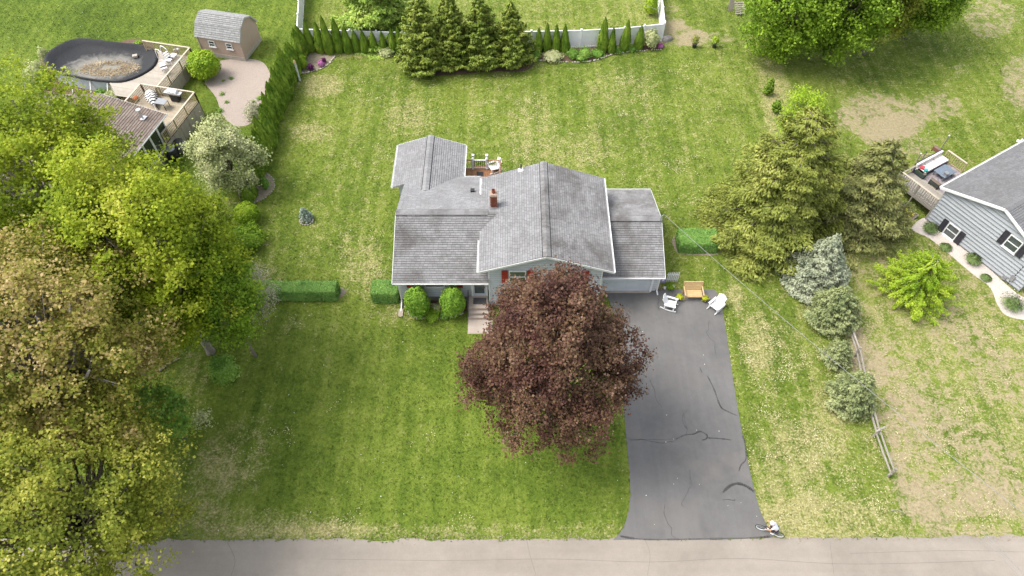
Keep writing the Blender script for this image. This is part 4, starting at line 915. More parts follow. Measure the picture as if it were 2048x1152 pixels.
# pool deck
D0 = V(379, 95, 2.13); PDk = T('pool_deck', 'pale plank deck wrapped round the end of the covered pool', 'deck', (D0.x, D0.y, 0), LR)
dw, dlen, dz = 5.6, 6.4, 1.2
Mi = Matrix.Translation((D0.x, D0.y, 0)) @ Matrix.Rotation(LR, 4, 'Z')
poly_ = [p for p in rim2]
def in_poly(x, y):
    c = False; k = len(poly_)
    for i in range(k):
        (x0, y0), (x1, y1) = poly_[i], poly_[(i+1) % k]
        if (y0 > y) != (y1 > y) and x < (x1-x0)*(y-y0)/(y1-y0)+x0: c = not c
    return c
def clip_pool(yc):
    x = 0.0
    while x > -dw:
        w = Mi @ Vector((x-0.05, yc, 0))
        if in_poly(w.x, w.y): return x
        x -= 0.05
    return -dw+max(0, (-yc-4.6))*1.0
boards(PDk, -dw, 0, -dlen, 0, dz, 0.16, MT['deck_p'], clip=clip_pool)
rail_run(PDk, (-4.6, 0), (0, 0), dz, 0.92, MT['rail_c'], MT['rail_t'], 0.15, 0.045)
rail_run(PDk, (0, 0), (0, -dlen+0.6), dz, 0.92, MT['rail_c'], MT['rail_t'], 0.15, 0.045)
for i in range(6): part('skirt_panel', MB().box(0.03, -dlen/6*(i+0.5), 0.56, 0.04, dlen/6-0.03, 1.12), MT['skirt'], PDk)

# ---- gambrel shed
sA, sB, sC = V(403, 96), V(492, 123), V(518, 74)
sd_ = (sB-sA); ang = math.atan2(sd_.y, sd_.x)*0.55; sw = 4.15; sdp = 3.3
SH = T('garden_shed', 'pinkish board shed with grey gambrel roof and two small windows', 'shed', (sB.x, sB.y, 0), ang)
sec = [(0, 0.35), (sdp, 0.35), (sdp, 2.0), (sdp*0.80, 2.95), (sdp*0.5, 3.35), (sdp*0.20, 2.95), (0, 2.0)]
k = len(sec); vs = [(-sw, y, z) for y, z in sec]+[(0, y, z) for y, z in sec]
part('wall', MB().add(vs, [tuple(reversed(range(k))), tuple(range(k, 2*k))]+[(i, (i+1) % k, k+(i+1) % k, k+i) for i in range(k)]), MT['pinkshed'], SH)
part('base', MB().box(-sw/2, sdp/2, 0.2, sw+0.06, sdp+0.06, 0.4), MT['shedwood'], SH)
for (y0, z0), (y1, z1) in (((-0.12, 1.98), (sdp*0.20, 2.97)), ((sdp*0.20, 2.97), (sdp*0.5, 3.38)), ((sdp+0.12, 1.98), (sdp*0.8, 2.97)), ((sdp*0.8, 2.97), (sdp*0.5, 3.38))):
    L = math.hypot(y1-y0, z1-z0)
    roof(SH, (-sw-0.15, y0, z0+0.03), (1, 0, 0), (0, y1-y0, z1-z0), [(0, 0), (sw+0.3, 0), (sw+0.3, L), (0, L)], MT['sh_shed'], MT['drip'], world=False, seed=31+int(y0*3), expo=0.19, tab=0.36)
for x in (-sw+1.3, -sw+3.0): window(SH, (x, 0.0, 1.42), 0.62, 0.62, (0, -1, 0), (1, 0, 0), world=False, mats=('trim', 'darkglass'), d=0.03)
for x in (-sw, 0): part('corner_board', MB().box(x, -0.01, 1.2, 0.09, 0.09, 1.65), MT['pinkshed'], SH)

# ================================================================== TREES AND PLANTS
def unit(n):
    v = rng.normal(size=(n, 3)); return v/np.linalg.norm(v, axis=1, keepdims=True)
def tree(name, label, box, zb, mat, bark='bark', lobes=34, twigs=26, leaves=34, size=0.17, sig=0.24, cat='tree', group=None, seed=0, trunk=None, fringe=0.12, up=0.7, lobe_r=0.34, flat=0.8, lean=(0, 0), inner=0.55, top=None, zlim=-0.55, taper=0.0):
    """broadleaf tree: tapered trunk, limbs to every lobe, twigs with single leaves"""
    global rng
    rng = np.random.default_rng(1000+seed); rd = random.Random(seed)
    c, r, rz = blob(*box, zb) if len(box) == 4 else box
    base = Vector((c.x+lean[0], c.y+lean[1], 0)); th = trunk or 0.035*(c.z+rz)
    t = T(name, label, cat, base, 0, group)
    # lobe centres spread over the crown
    i = np.arange(lobes)+0.5; ph = np.arccos(1-(1-zlim)*i/lobes); az = PI*(1+5**0.5)*i+rng.normal(0, .25, lobes)
    d = np.stack([np.cos(az)*np.sin(ph), np.sin(az)*np.sin(ph), np.cos(ph)], 1)
    fr = rng.uniform(0.53, 0.85, lobes)[:, None]
    rad = np.array([r, r, rz]); cc = np.array(c)
    tp_ = lambda z: (1-taper*np.clip(z, -0.4, 1))[:, None]*np.array([1, 1, 0])+np.array([0, 0, 1.0])
    lc = cc+d*rad*fr*tp_(d[:, 2]); lr = lobe_r*(r*r*rz)**(1/3)*rng.uniform(0.6, 1.35, lobes)
    # twigs on each lobe
    u = unit(lobes*twigs); u[:, 2] *= flat
    li = np.repeat(np.arange(lobes), twigs)
    tc = lc[li]+u*lr[li][:, None]*rng.uniform(0.55, 1.0, (lobes*twigs, 1))
    e = (tc-cc)/rad; q = np.linalg.norm(e, axis=1)
    keep = (q > inner) & (q < 1.10) & (tc[:, 2] > zb*0.7)
    tc, li = tc[keep], li[keep]
    k = int(len(tc)*fringe)                                        # stray shoots that break the outline
    ex = rng.choice(len(tc), k, replace=False); dirn = (tc[ex]-cc)/np.linalg.norm(tc[ex]-cc, axis=1, keepdims=True)
    tc[ex] += dirn*rng.uniform(0.15, 0.65, (k, 1))*(0.05*r+0.35)
    n = len(tc)*leaves; ti = np.repeat(np.arange(len(tc)), leaves)
    pos = tc[ti]+rng.normal(0, 1, (n, 3))*np.array([sig, sig, sig*0.62])*rng.uniform(0.75, 1.2, len(tc))[ti][:, None]
    out = (pos-cc)/rad; out /= np.maximum(np.linalg.norm(out, axis=1, keepdims=True), 1e-5)
    nr_ = out*0.5+np.array([0, 0, up])+unit(n)*0.75
    part('crown', MB().cards(pos, nr_, size*rng.uniform(0.5, 1.45, n), 0.85), LF[mat], t, True)
    # wood
    w = MB(); fork = Vector((c.x+lean[0]*0.5, c.y+lean[1]*0.5, max(zb*0.9, c.z-rz*0.75)))
    w.tube([base+Vector((0, 0, -0.05)), base+Vector((0, 0, 0.3)), (base+fork)/2, fork, Vector((c.x, c.y, c.z+rz*0.35))], [th*1.35, th, th*0.85, th*0.7, th*0.18], 9)
    for a in range(lobes):
        p = Vector(lc[a]); m = (fork*0.45+p*0.55)+Vector((rd.uniform(-.3, .3), rd.uniform(-.3, .3), rd.uniform(-.1, .5)))*0.1*r
        st = fork.lerp(Vector((c.x, c.y, c.z+rz*0.2)), rd.uniform(0, 0.7))
        w.tube([st, m, p], [th*0.36, th*0.22, th*0.09], 5)
        own = np.where(li == a)[0]
        pin = p.lerp(fork, 0.22)
        for b in own[:5]:
            q2 = Vector(tc[b]); w.tube([pin, (pin+q2)/2+Vector((0, 0, 0.05)), q2], [th*0.06, th*0.045, th*0.02], 3)
    part('trunk', w, MT[bark], t, True, smooth=True)
    return t
def conifer(name, label, bpx, rpx, vtop, mat, dens=1.0, needle=0.22, droop=0.16, cat='spruce', group=None, seed=0, width=0.30, power=0.85, tuft=1.0, z0=0.15, bark='bark', base=None, H=None, R0=None, lift=0.0, wood=True, asp=0.42, ground=0.0, rag=0.12):
    """spruce: trunk, whorls of branches, sprays of needles along both sides of every branch"""
    global rng
    rng = np.random.default_rng(2000+seed)
    if base is None: base = V(*bpx); R0 = rpx/(FPX/depth(base)); H = height_at(base, vtop)
    t = T(name, label, cat, base, 0, group); w = MB()
    th = 0.022*H+0.03; w.tube([(0, 0, 0), (0, 0, H*0.5), (0, 0, H*0.97)], [th, th*0.6, 0.015], 8)
    P_, N_, A_, S_ = [], [], [], []
    nb = int(dens*26*R0*H/4)+26
    for i in range(nb):
        s = ((i+0.5)/nb)**1.25; z = z0+(H*0.965-z0)*s if True else 0
        frac = 1-s
        L = R0*(frac**power)*rng.uniform(0.96-rag*1.3, 1.0+rag)+0.10; width_ = width*rng.uniform(1-rag, 1+rag)
        az = i*2.39996+rng.normal(0, 0.25); dx, dy = math.cos(az), math.sin(az)
        tip_z = z-L*droop*rng.uniform(1-2*rag, 1+2*rag)+lift*L+0.05*L
        n = max(10, int(tuft*70*L*(0.5+width)))
        tt = rng.uniform(0.12, 1.0, n)**0.75
        zz = z+(tip_z-z)*tt+0.10*L*np.sin(tt*PI)*(-0.7)+0.10*L*tt**3
        side = rng.uniform(-1, 1, n); wd = width_*L*(1.05-0.75*tt)*np.minimum(1, 0.35+tt*1.6)
        lat = side*wd
        px_ = dx*L*tt-dy*lat; py_ = dy*L*tt+dx*lat; pz_ = np.maximum(zz-np.abs(lat)*0.22+rng.normal(0, 0.03+0.02*L, n), 0.06+ground)
        P_.append(np.stack([px_, py_, pz_], 1))
        ax = np.stack([dx*0.8-dy*side*0.9, dy*0.8+dx*side*0.9, np.full(n, -0.12)], 1)+rng.normal(0, 0.28, (n, 3)); A_.append(ax)
        N_.append(np.stack([dx*0.45+0*tt, dy*0.45+0*tt, np.ones(n)], 1)+rng.normal(0, 0.38, (n, 3)))
        S_.append(needle*rng.uniform(0.7, 1.35, n))
        if wood and L > 0.5: w.tube([(0, 0, z), (dx*L*0.5, dy*L*0.5, z+(tip_z-z)*0.5-0.06*L), (dx*L*0.93, dy*L*0.93, tip_z)], [th*0.22+0.008, th*0.14+0.005, 0.006], 4)
    P_ = np.concatenate(P_); N_ = np.concatenate(N_); A_ = np.concatenate(A_); S_ = np.concatenate(S_)
    tp = np.stack([rng.normal(0, .05, 30), rng.normal(0, .05, 30), H*rng.uniform(0.93, 1.0, 30)], 1)
    P_ = np.concatenate([P_, tp]); N_ = np.concatenate([N_, unit(30)]); A_ = np.concatenate([A_, np.tile([0, 0, 1.0], (30, 1))+rng.normal(0, .3, (30, 3))]); S_ = np.concatenate([S_, np.full(30, needle)])
    part('crown', MB().cards(P_, N_, S_, asp, A_, 0.12), LF[mat], t)
    part('trunk', w, MT[bark], t, smooth=True)
    return t
def crown_shell(r, rz, cz, n, size, shape=2.0, jit=0.06, up=0.5, core=True, asp=0.8, lump=0.08, seed=0, zmin=0.02, sq=None):
    """dense shrub: leaves over a lumpy rounded body (shape 2 = ellipsoid, larger = boxier)"""
    global rng
    rng = np.random.default_rng(3000+seed)
    d = unit(n); d[:, 2] = np.where(d[:, 2] < -0.55, -d[:, 2], d[:, 2])
    rad = np.array(r if isinstance(r, (tuple, list)) else (r, r, 0), float); rad[2] = rz
    f = (np.abs(d)**shape).sum(1)**(-1/shape)
    a = np.arctan2(d[:, 1], d[:, 0]); lm = 1+lump*(np.sin(3*a+5*d[:, 2]+seed)+np.sin(7*a-4*d[:, 2]+2*seed)*0.6+np.sin(11*d[:, 2]+5*a)*0.4)
    p = d*(f*lm*rng.uniform(1-jit*2.2, 1+jit, n))[:, None]*rad; p[:, 2] += cz
    nn = d/rad; nn /= np.linalg.norm(nn, axis=1, keepdims=True)
    ok = p[:, 2] > zmin
    mb = MB()
    if core:
        nu, nv_ = 20, 10
        for j in range(nv_+1):
            ph = PI*j/nv_
            for i in range(nu):
                q = np.array([math.cos(2*PI*i/nu)*math.sin(ph), math.sin(2*PI*i/nu)*math.sin(ph), math.cos(ph)]); ff = (np.abs(q)**shape).sum()**(-1/shape)*0.86
                mb.v.append((q[0]*ff*rad[0], q[1]*ff*rad[1], max(q[2]*ff*rad[2]+cz, 0.01)))
        for j in range(nv_):
            for i in range(nu): mb.f.append((j*nu+i, (j+1)*nu+i, (j+1)*nu+(i+1) % nu, j*nu+(i+1) % nu))
    mb.cards(p[ok], nn[ok]+np.array([0, 0, up])*0.5+unit(n)[ok]*0.6, size*rng.uniform(0.7, 1.3, ok.sum()), asp)
    return mb
def bush(name, label, box, mat, size=0.10, dens=1.0, cat='shrub', group=None, seed=0, zb=0.0, shape=2.0, lump=0.08, jit=0.07, core=True):
    c, r, rz = blob(*box, zb); area = 4*PI*r*(r+rz)/2
    n = int(dens*area*2.6/(size*size*0.8)); n = min(n, 26000)
    t = T(name, label, cat, (c.x, c.y, 0), 0, group)
    part('foliage', crown_shell(r, rz, c.z, n, size, shape, jit, seed=seed, lump=lump, core=core), LF[mat], t)
    st = MB()
    for i in range(5):
        a = i*1.3; st.tube([(0.04*math.cos(a), 0.04*math.sin(a), 0), (0.4*r*math.cos(a), 0.4*r*math.sin(a), c.z), (0.6*r*math.cos(a), 0.6*r*math.sin(a), c.z+0.4*rz)], [0.03, 0.02, 0.01], 4)
    part('stems', st, MT['bark'], t)
    return t

# ---- purple maple on the front lawn
tree('purple_maple_tree', 'broad purple leaved maple on the front lawn covering the house gable', (930, 510, 1286, 918), 1.0, 'purple', taper=0.40, lobes=84, twigs=22, leaves=50, size=0.125, sig=0.20, seed=1, fringe=0.34, up=0.6, lobe_r=0.235, inner=0.38, trunk=0.2)
# ---- big trees on the west boundary
tree('maple_tree', 'tall yellow green maple hanging over the brown roofed house', (-150, 156, 325, 650), 2.0, 'ymaple', lobes=68, twigs=27, leaves=56, size=0.15, sig=0.29, seed=2, fringe=0.15, inner=0.55, bark='palebark')
tree('maple_tree', 'yellow green maple beside the grey bare shrub, leaning over the lawn', (110, 285, 462, 712), 3.6, 'ymaple', lobes=56, twigs=24, leaves=56, size=0.145, sig=0.27, zlim=-0.95, trunk=0.25, seed=3, fringe=0.16, inner=0.5, bark='palebark')
tree('seeding_maple_tree', 'tall maple covered with tan and pink seed keys', (-170, 450, 325, 940), 5.0, 'tan', lobes=64, twigs=24, leaves=54, size=0.14, sig=0.27, seed=4, fringe=0.18, inner=0.52, bark='palebark')
tree('olive_maple_tree', 'olive green maple overhanging the road verge', (-160, 810, 362, 1210), 1.5, 'olive', lobes=64, twigs=24, leaves=54, size=0.13, sig=0.26, seed=5, fringe=0.18, inner=0.52)
tree('small_green_tree', 'small fresh green tree between yellow maple and hedge row end', (385, 480, 512, 725), 0.6, 'bright', lobes=22, twigs=18, leaves=40, size=0.15, sig=0.25, seed=6, fringe=0.2, trunk=0.1)
tree('bare_shrub', 'thin grey half bare shrub at the end of the long hedge', (470, 525, 545, 650), 0.2, 'grey', lobes=22, twigs=16, leaves=16, size=0.09, sig=0.22, seed=7, fringe=0.4, trunk=0.05, cat='shrub', bark='palebark', inner=0.2, lobe_r=0.5)
tree('understory_tree', 'shaded green sapling under the seeding maple by the lawn edge', (280, 770, 372, 890), 0.3, 'mid', lobes=12, twigs=12, leaves=26, size=0.16, sig=0.24, seed=8, trunk=0.06)
# ---- north east trees
tree('oak_tree', 'bright green broad tree at the end of the back lawn', (1495, -150, 1700, 116), 0.3, 'bright', lobes=46, twigs=26, zlim=-0.97, trunk=0.2, leaves=34, size=0.20, sig=0.34, seed=9, fringe=0.15)
tree('oak_tree', 'green tree shading the striped neighbouring grass', (1630, -170, 1800, 124), 0.3, 'bright', lobes=44, twigs=24, zlim=-0.97, trunk=0.2, leaves=34, size=0.20, sig=0.34, seed=10, fringe=0.15)
tree('olive_tree', 'paler olive leaved tree between two bright green trees', (1735, -150, 1840, 104), 0.3, 'olive', lobes=22, twigs=20, zlim=-0.97, trunk=0.2, leaves=26, size=0.24, sig=0.36, seed=11)
tree('oak_tree', 'bright green tree leaning over the bare tan ground', (1800, -190, 1955, 74), 0.3, 'bright', lobes=44, twigs=24, zlim=-0.97, trunk=0.2, leaves=34, size=0.20, sig=0.34, seed=12, fringe=0.15)
tree('lime_sapling', 'thin lime green tree beside the golden spruce', (1560, 178, 1650, 300), 0.4, 'lime', lobes=16, twigs=18, leaves=22, size=0.12, sig=0.28, seed=13, trunk=0.06, inner=0.3, fringe=0.3)
conifer('young_maple_tree', 'small bright lime green tree with feathery drooping branches in front of grey house', (1818, 590), 70, 512, 'lime', 2.4, 0.10, 0.34, cat='tree', seed=14, width=0.15, power=0.5, tuft=2.2, rag=0.34, lift=0.1, asp=0.6, z0=0.7)
tree('pale_willow', 'pale cream green dappled willow beside the arborvitae row', (384, 236, 516, 390), 0.2, 'pale', lobes=44, twigs=18, leaves=30, size=0.13, sig=0.20, seed=15, fringe=0.6, trunk=0.07, up=0.7, lobe_r=0.26, inner=0.4, taper=0.25, zlim=-0.8)
# ---- spruces
conifer('golden_spruce', 'large golden olive spruce beside the clipped hedge block', (1534, 462), 116, 218, 'gold', 0.95, 0.22, 0.22, seed=1, width=0.42, power=0.45, tuft=1.5, rag=0.30)
conifer('sage_spruce', 'tall grey green spruce between golden spruce and raised deck', (1692, 448), 100, 280, 'sage', 0.9, 0.21, 0.24, seed=2, width=0.42, power=0.55, tuft=1.4, rag=0.32)
conifer('blue_spruce', 'tall silvery blue spruce, first of the row along the rail fence', (1624, 562), 68, 468, 'blue', 4.2, 0.17, 0.08, seed=3, width=0.36, power=0.98, tuft=1.4, rag=0.10)
conifer('spruce', 'broad rounded grey green spruce where the rail fence starts', (1656, 640), 52, 584, 'bluegreen', 3.6, 0.17, 0.02, seed=4, width=0.36, power=0.5, lift=0.1, tuft=1.2)
conifer('spruce', 'smallest spruce of the row beside the rail fence', (1668, 722), 30, 684, 'bluegreen', 4.0, 0.14, 0.05, seed=5, width=0.34, power=0.7, tuft=1.3)
conifer('spruce', 'conical green spruce beside the last rail fence post pair', (1692, 806), 48, 750, 'bluegreen', 3.6, 0.16, 0.04, seed=6, width=0.36, power=0.6, lift=0.05, tuft=1.2)
conifer('norway_spruce', 'large drooping green spruce standing behind the white vinyl fence', (757, 58), 82, -110, 'spruce', 1.0, 0.28, 0.24, seed=7, width=0.40, power=0.62, tuft=1.3, rag=0.25)
for i, (u, v, rp, vt) in enumerate(((850, 134, 50, -12), (905, 126, 46, -22), (964, 126, 47, -12), (1022, 124, 46, 2))):
    lab, grp = (('tall cedar at the clump end nearest the drooping spruce', None), ('tall cedar inside the clump of four against the white fence', 'inner cedars of the clump'), ('tall cedar inside the clump of four against the white fence', 'inner cedars of the clump'), ('tall cedar at the clump end beside the four arborvitae', None))[i]
    conifer('cedar_tree', lab, (u, v), rp, vt, 'cedar', (1.8, 2.3, 1.9, 2.2)[i], 0.25, -0.05, cat='cedar', group=grp, seed=20+i, width=(0.42, 0.36, 0.46, 0.38)[i], power=(0.62, 0.78, 0.68, 0.8)[i], lift=0.12, tuft=1.0, rag=0.2)
conifer('dwarf_spruce', 'tiny blue spruce inside a round ring of pale stones', (613, 440), 12, 416, 'teal', 7.0, 0.10, 0.05, seed=8, width=0.4, power=0.7, tuft=2.5)
rg = T('stone_ring', 'ring of pale stones round the tiny blue spruce', 'edging', V(613, 441))
for i in range(16):
    a = 2*PI*i/16; s = rag.uniform(0.09, 0.13)
    o = part('stone', rock(MB(), (0, 0, 0), s, i), MT['stone'], rg, smooth=True); o.location = (0.47*math.cos(a), 0.47*math.sin(a), 0.0)
for u, v, vt, lab in ((1533, 190, 158, 'small narrow green cedar on the lawn edge under bright trees'), (1549, 224, 203, 'tiny narrow green cedar just behind the golden spruce')):
    conifer('small_cedar', lab, (u, v), 8, vt, 'arb', 6, 0.16, -0.3, cat='cedar', seed=u, width=0.5, power=0.6, lift=0.3, tuft=2.5)

# ---- arborvitae: three shapes, copied along the rows
def arb_mesh(seed):
    global rng
    rng = np.random.default_rng(4000+seed); n = 3000
    t = rng.uniform(0, 1, n)**1.25; a = rng.uniform(0, 2*PI, n)
    prof = np.minimum(1, 0.72+t*1.4)*np.clip((1-t)*1.28, 0, 1)**0.72
    rr2 = prof*(1+0.10*np.sin(5*a+9*t+seed)+0.06*np.sin(9*a-13*t))*rng.uniform(0.84, 1.06, n)
    p = np.stack([0.5*rr2*np.cos(a), 0.5*rr2*np.sin(a), t*0.985+0.01], 1)
    nn = np.stack([np.cos(a), np.sin(a), np.full(n, 0.35)], 1)+rng.normal(0, .45, (n, 3))
    ax = np.stack([0.5*np.cos(a), 0.5*np.sin(a), np.full(n, 1.0)], 1)+rng.normal(0, .3, (n, 3))
    mb = MB().lathe([(0.34, 0.0), (0.42, 0.2), (0.36, 0.5), (0.2, 0.78), (0.03, 0.97)], 10)
    p2 = p.copy(); mb.cards(p2, nn, 0.085*rng.uniform(0.7, 1.3, n)*np.where(t > 0.85, 0.7, 1), 0.55, ax, 0.1)
    return mb
ARB = [mesh_of(arb_mesh(i), 'arborvitae_crown') for i in range(3)]
for m_ in ARB: m_.materials.append(LF['arb'])
STEM = mesh_of(MB().tube([(0, 0, -0.02), (0, 0, 0.3), (0, 0, 0.85)], [0.05, 0.04, 0.01], 6), 'arborvitae_trunk'); STEM.materials.append(MT['bark'])
ac = 0
def arb(u, v, vt, wpx, label, group):
    global ac
    b = V(u+rag.uniform(-2, 2), v+rag.uniform(-1.5, 1.5)); h = height_at(b, vt)*rag.uniform(0.86, 1.1); w = wpx/(FPX/depth(b))*rag.uniform(0.88, 1.15)
    t = T('arborvitae', label, 'arborvitae', b, rag.uniform(0, 6), group)
    o = bpy.data.objects.new('crown', ARB[ac % 3]); C.objects.link(o); o.parent = t; o.scale = (w, w*rag.uniform(.9, 1.1), h); o.rotation_euler = (rag.uniform(-.05, .05), rag.uniform(-.05, .05), 0)
    s = bpy.data.objects.new('trunk', STEM); C.objects.link(s); s.parent = t; s.scale = (1, 1, h)
    ac += 1; return t
LB = ('slim arborvitae in the long row between gravel patch and back lawn', 'arborvitae row beside the gravel patch')
for u, v, vt in ((606, 110, 44), (600, 124, 58), (592, 139, 77), (588, 152, 86), (582, 167, 96), (578, 181, 110), (572, 196, 124), (567, 212, 140), (562, 222, 155), (556, 238, 170), (551, 254, 186), (545, 272, 210), (542, 290, 222), (536, 306, 236), (528, 326, 252), (522, 344, 272), (516, 362, 290)):
    arb(u, v, vt, 30, *LB)
for u, v, vt in ((497, 402, 366), (508, 392, 352)): arb(u, v, vt, 24, 'small arborvitae beside the pale willow and round lime shrub', 'small arborvitae by the round shrub')
LB = ('slim arborvitae planted in front of the white fence near the corner bed', 'arborvitae by the corner bed')
for u, v, vt in ((625, 103, 38), (643, 103, 40), (661, 105, 34), (678, 104, 36), (697, 104, 56)): arb(u, v, vt, 22, *LB)
LB = ('short arborvitae in the shade below the large drooping spruce', 'arborvitae under the drooping spruce')
for u, v, vt in ((713, 103, 60), (731, 103, 62), (750, 102, 60), (767, 101, 58), (790, 101, 60), (803, 102, 54)): arb(u, v, vt, 19, *LB)
LB = ('slim arborvitae in the group of four nearest the cedar clump', 'four arborvitae beside the cedars')
for u, v, vt in ((1078, 104, 48), (1094, 103, 49), (1112, 104, 48), (1130, 105, 49)): arb(u, v, vt, 19, *LB)
LB = ('slim arborvitae in the group of four near the white fence corner', 'four arborvitae near the fence corner')
for u, v, vt in ((1204, 102, 38), (1224, 104, 48), (1248, 101, 40), (1275, 98, 47)): arb(u, v, vt, 19, *LB)

# ---- clipped hedges
def hedge(label, us, v0, v1, z, seed):
    """box hedge: us = (left, right) pixels at the top, v0/v1 = back and front rows of the top face"""
    a, b = V(us[0], (v0+v1)/2, z), V(us[1], (v0+v1)/2, z); y0, y1 = V(us[0], v1, z).y, V(us[0], v0, z).y
    cx, cy = (a.x+b.x)/2, (y0+y1)/2; rx, ry = (b.x-a.x)/2, (y1-y0)/2
    t = T('hedge', label, 'hedge', (cx, cy, 0))
    global rng
    rng = np.random.default_rng(seed); area = 4*rx*ry+4*(rx+ry)*z; n = int(area*900)
    # points over a rounded box
    w = np.array([4*rx*ry, 4*rx*z, 4*ry*z]); f = rng.choice(3, n, p=w/w.sum()); s = rng.choice([-1, 1], n)
    x = rng.uniform(-1, 1, n); y = rng.uniform(-1, 1, n); q = np.zeros((n, 3)); nn = np.zeros((n, 3))
    top = f == 0; q[top] = np.stack([x[top]*rx, y[top]*ry, np.full(top.sum(), z)], 1); nn[top] = [0, 0, 1]
    fr = f == 1; q[fr] = np.stack([x[fr]*rx, s[fr]*ry, (y[fr]+1)/2*z], 1); nn[fr] = np.stack([0*x[fr], s[fr], 0*x[fr]], 1)
    sdx = f == 2; q[sdx] = np.stack([s[sdx]*rx, x[sdx]*ry, (y[sdx]+1)/2*z], 1); nn[sdx] = np.stack([s[sdx], 0*x[sdx], 0*x[sdx]], 1)
    # round the shoulders and corners
    rd_ = 0.22; ctr = np.stack([np.clip(q[:, 0], -rx+rd_, rx-rd_), np.clip(q[:, 1], -ry+rd_, ry-rd_), np.minimum(q[:, 2], z-rd_)], 1)
    dv = q-ctr; L = np.linalg.norm(dv, axis=1, keepdims=True); q = np.where(L > rd_, ctr+dv/np.maximum(L, 1e-6)*rd_, q)
    q += nn*(0.03*np.sin(q[:, :1]*3+seed)+0.02*np.sin(q[:, 1:2]*5))+rng.normal(0, .018, (n, 3))
    mb = MB().box(0, 0, (z-0.06)/2, 2*rx-0.16, 2*ry-0.16, z-0.06); mb.cards(q, nn+unit(n)*0.7+np.array([0, 0, .25]), 0.075*rng.uniform(.7, 1.3, n), 0.75)
    part('foliage', mb, LF['hedge'], t)
    part('stems', MB().tube([(-rx*0.6, 0, 0), (-rx*0.6, 0, z*0.6)], 0.03, 5).tube([(rx*0.6, 0, 0), (rx*0.6, 0, z*0.6)], 0.03, 5).tube([(0, 0, 0), (0, 0, z*0.6)], 0.03, 5), MT['bark'], t)
hedge('long clipped hedge lying across the side lawn', (520, 673), 560, 585, 1.0, 51)
hedge('cube shaped clipped hedge at the left corner of the house front', (741, 797), 558, 588, 1.1, 52)
hedge('clipped hedge block beside the golden spruce', (1357, 1437), 455, 489, 1.0, 53)

# ---- shrubs
bush('dome_shrub', 'dense egg shaped dwarf conifer beside the downspout splash block', (810, 575, 858, 637), 'dome', 0.085, 1.3, seed=1, lump=0.05, jit=0.10)
bush('dome_shrub', 'dense egg shaped dwarf conifer beside the front steps', (882, 575, 929, 634), 'dome', 0.085, 1.3, seed=2, lump=0.05, jit=0.10)
bush('pale_shrub', 'small pale leaved plant between the two dwarf conifers', (862, 608, 884, 629), 'pale', 0.09, 1.0, seed=3, lump=0.2, jit=0.25)
bush('green_perennial', 'low green leafy plant in the stone edged front bed', (848, 620, 882, 637), 'bright', 0.09, 1.0, seed=4, lump=0.15, jit=0.2)
bush('green_perennial', 'low green leafy plant under the conifer beside the steps', (878, 618, 902, 636), 'mid', 0.09, 1.0, seed=5, lump=0.15, jit=0.2)
bush('lime_shrub', 'round lime green shrub in front of the small arborvitae', (469, 404, 517, 451), 'lime', 0.10, 1.3, seed=6, lump=0.03, jit=0.05)
bush('green_shrub', 'loose green shrub on the lawn edge below the round lime shrub', (458, 448, 528, 505), 'bright', 0.13, 1.1, seed=7, lump=0.12, jit=0.15)
bush('round_shrub', 'big round green shrub beside the pinkish shed', (378, 102, 437, 160), 'lime', 0.15, 1.3, seed=8, lump=0.05, jit=0.07)
bush('green_shrub', 'single dark green shrub on the shaded front lawn edge', (423, 711, 474, 770), 'mid', 0.12, 1.1, seed=9, lump=0.1, jit=0.12)
bush('flowering_shrub', 'small pale flowering shrub on the shaded lawn edge', (385, 820, 423, 858), 'pale', 0.12, 0.5, seed=10, lump=0.2, jit=0.3, core=False)
bush('green_shrub', 'low green shrub in the shade of the olive maple', (335, 825, 368, 880), 'mid', 0.13, 0.9, seed=11, lump=0.2, jit=0.25)
bush('variegated_hosta', 'pale variegated plant below the large drooping spruce', (757, 94, 788, 112), 'pale', 0.12, 1.1, seed=12, lump=0.12, jit=0.15)
bush('variegated_hosta', 'pale variegated plant in front of the group of four arborvitae', (1088, 101, 1124, 123), 'pale', 0.12, 1.1, seed=13, lump=0.12, jit=0.15)
bush('variegated_shrub', 'pale yellow green shrub against the white fence corner', (1288, 62, 1318, 96), 'pale', 0.13, 1.0, seed=14, lump=0.12, jit=0.15)
for i, bx in enumerate(((1135, 98, 1158, 118), (1158, 96, 1182, 119), (1182, 98, 1208, 115), (1150, 106, 1172, 122), (1228, 96, 1246, 106), (1255, 92, 1275, 102), (1062, 100, 1082, 119))):
    bush('green_perennial', 'low green leafy plant in the bed along the white fence', bx, 'mid', 0.11, 0.9, group='low plants along the white fence', seed=20+i, lump=0.2, jit=0.25)
bush('pink_flower', 'small clump of magenta flowers at the fence corner', (1315, 86, 1326, 96), 'pink', 0.08, 1.2, cat='flowers', seed=30, lump=0.1)
for i, (bx, m_, lb) in enumerate((((615, 128, 627, 141), 'violet', 'dark plum coloured plant in the corner bed'), ((636, 121, 648, 133), 'pink', 'pink flowering plant in the corner bed'), ((643, 116, 652, 126), 'violet', 'small plum plant behind the pink one in the corner bed'), ((597, 112, 614, 138), 'bright', 'leafy green shrub between white post and corner bed'))):
    bush('bed_plant', lb, bx, m_, 0.09, 1.2, cat='plant', seed=31+i, lump=0.15, jit=0.15)
bush('bright_bush', 'bright green bush behind the white fence near its right corner', (1290, -10, 1316, 30), 'lime', 0.13, 1.1, seed=36, lump=0.08)
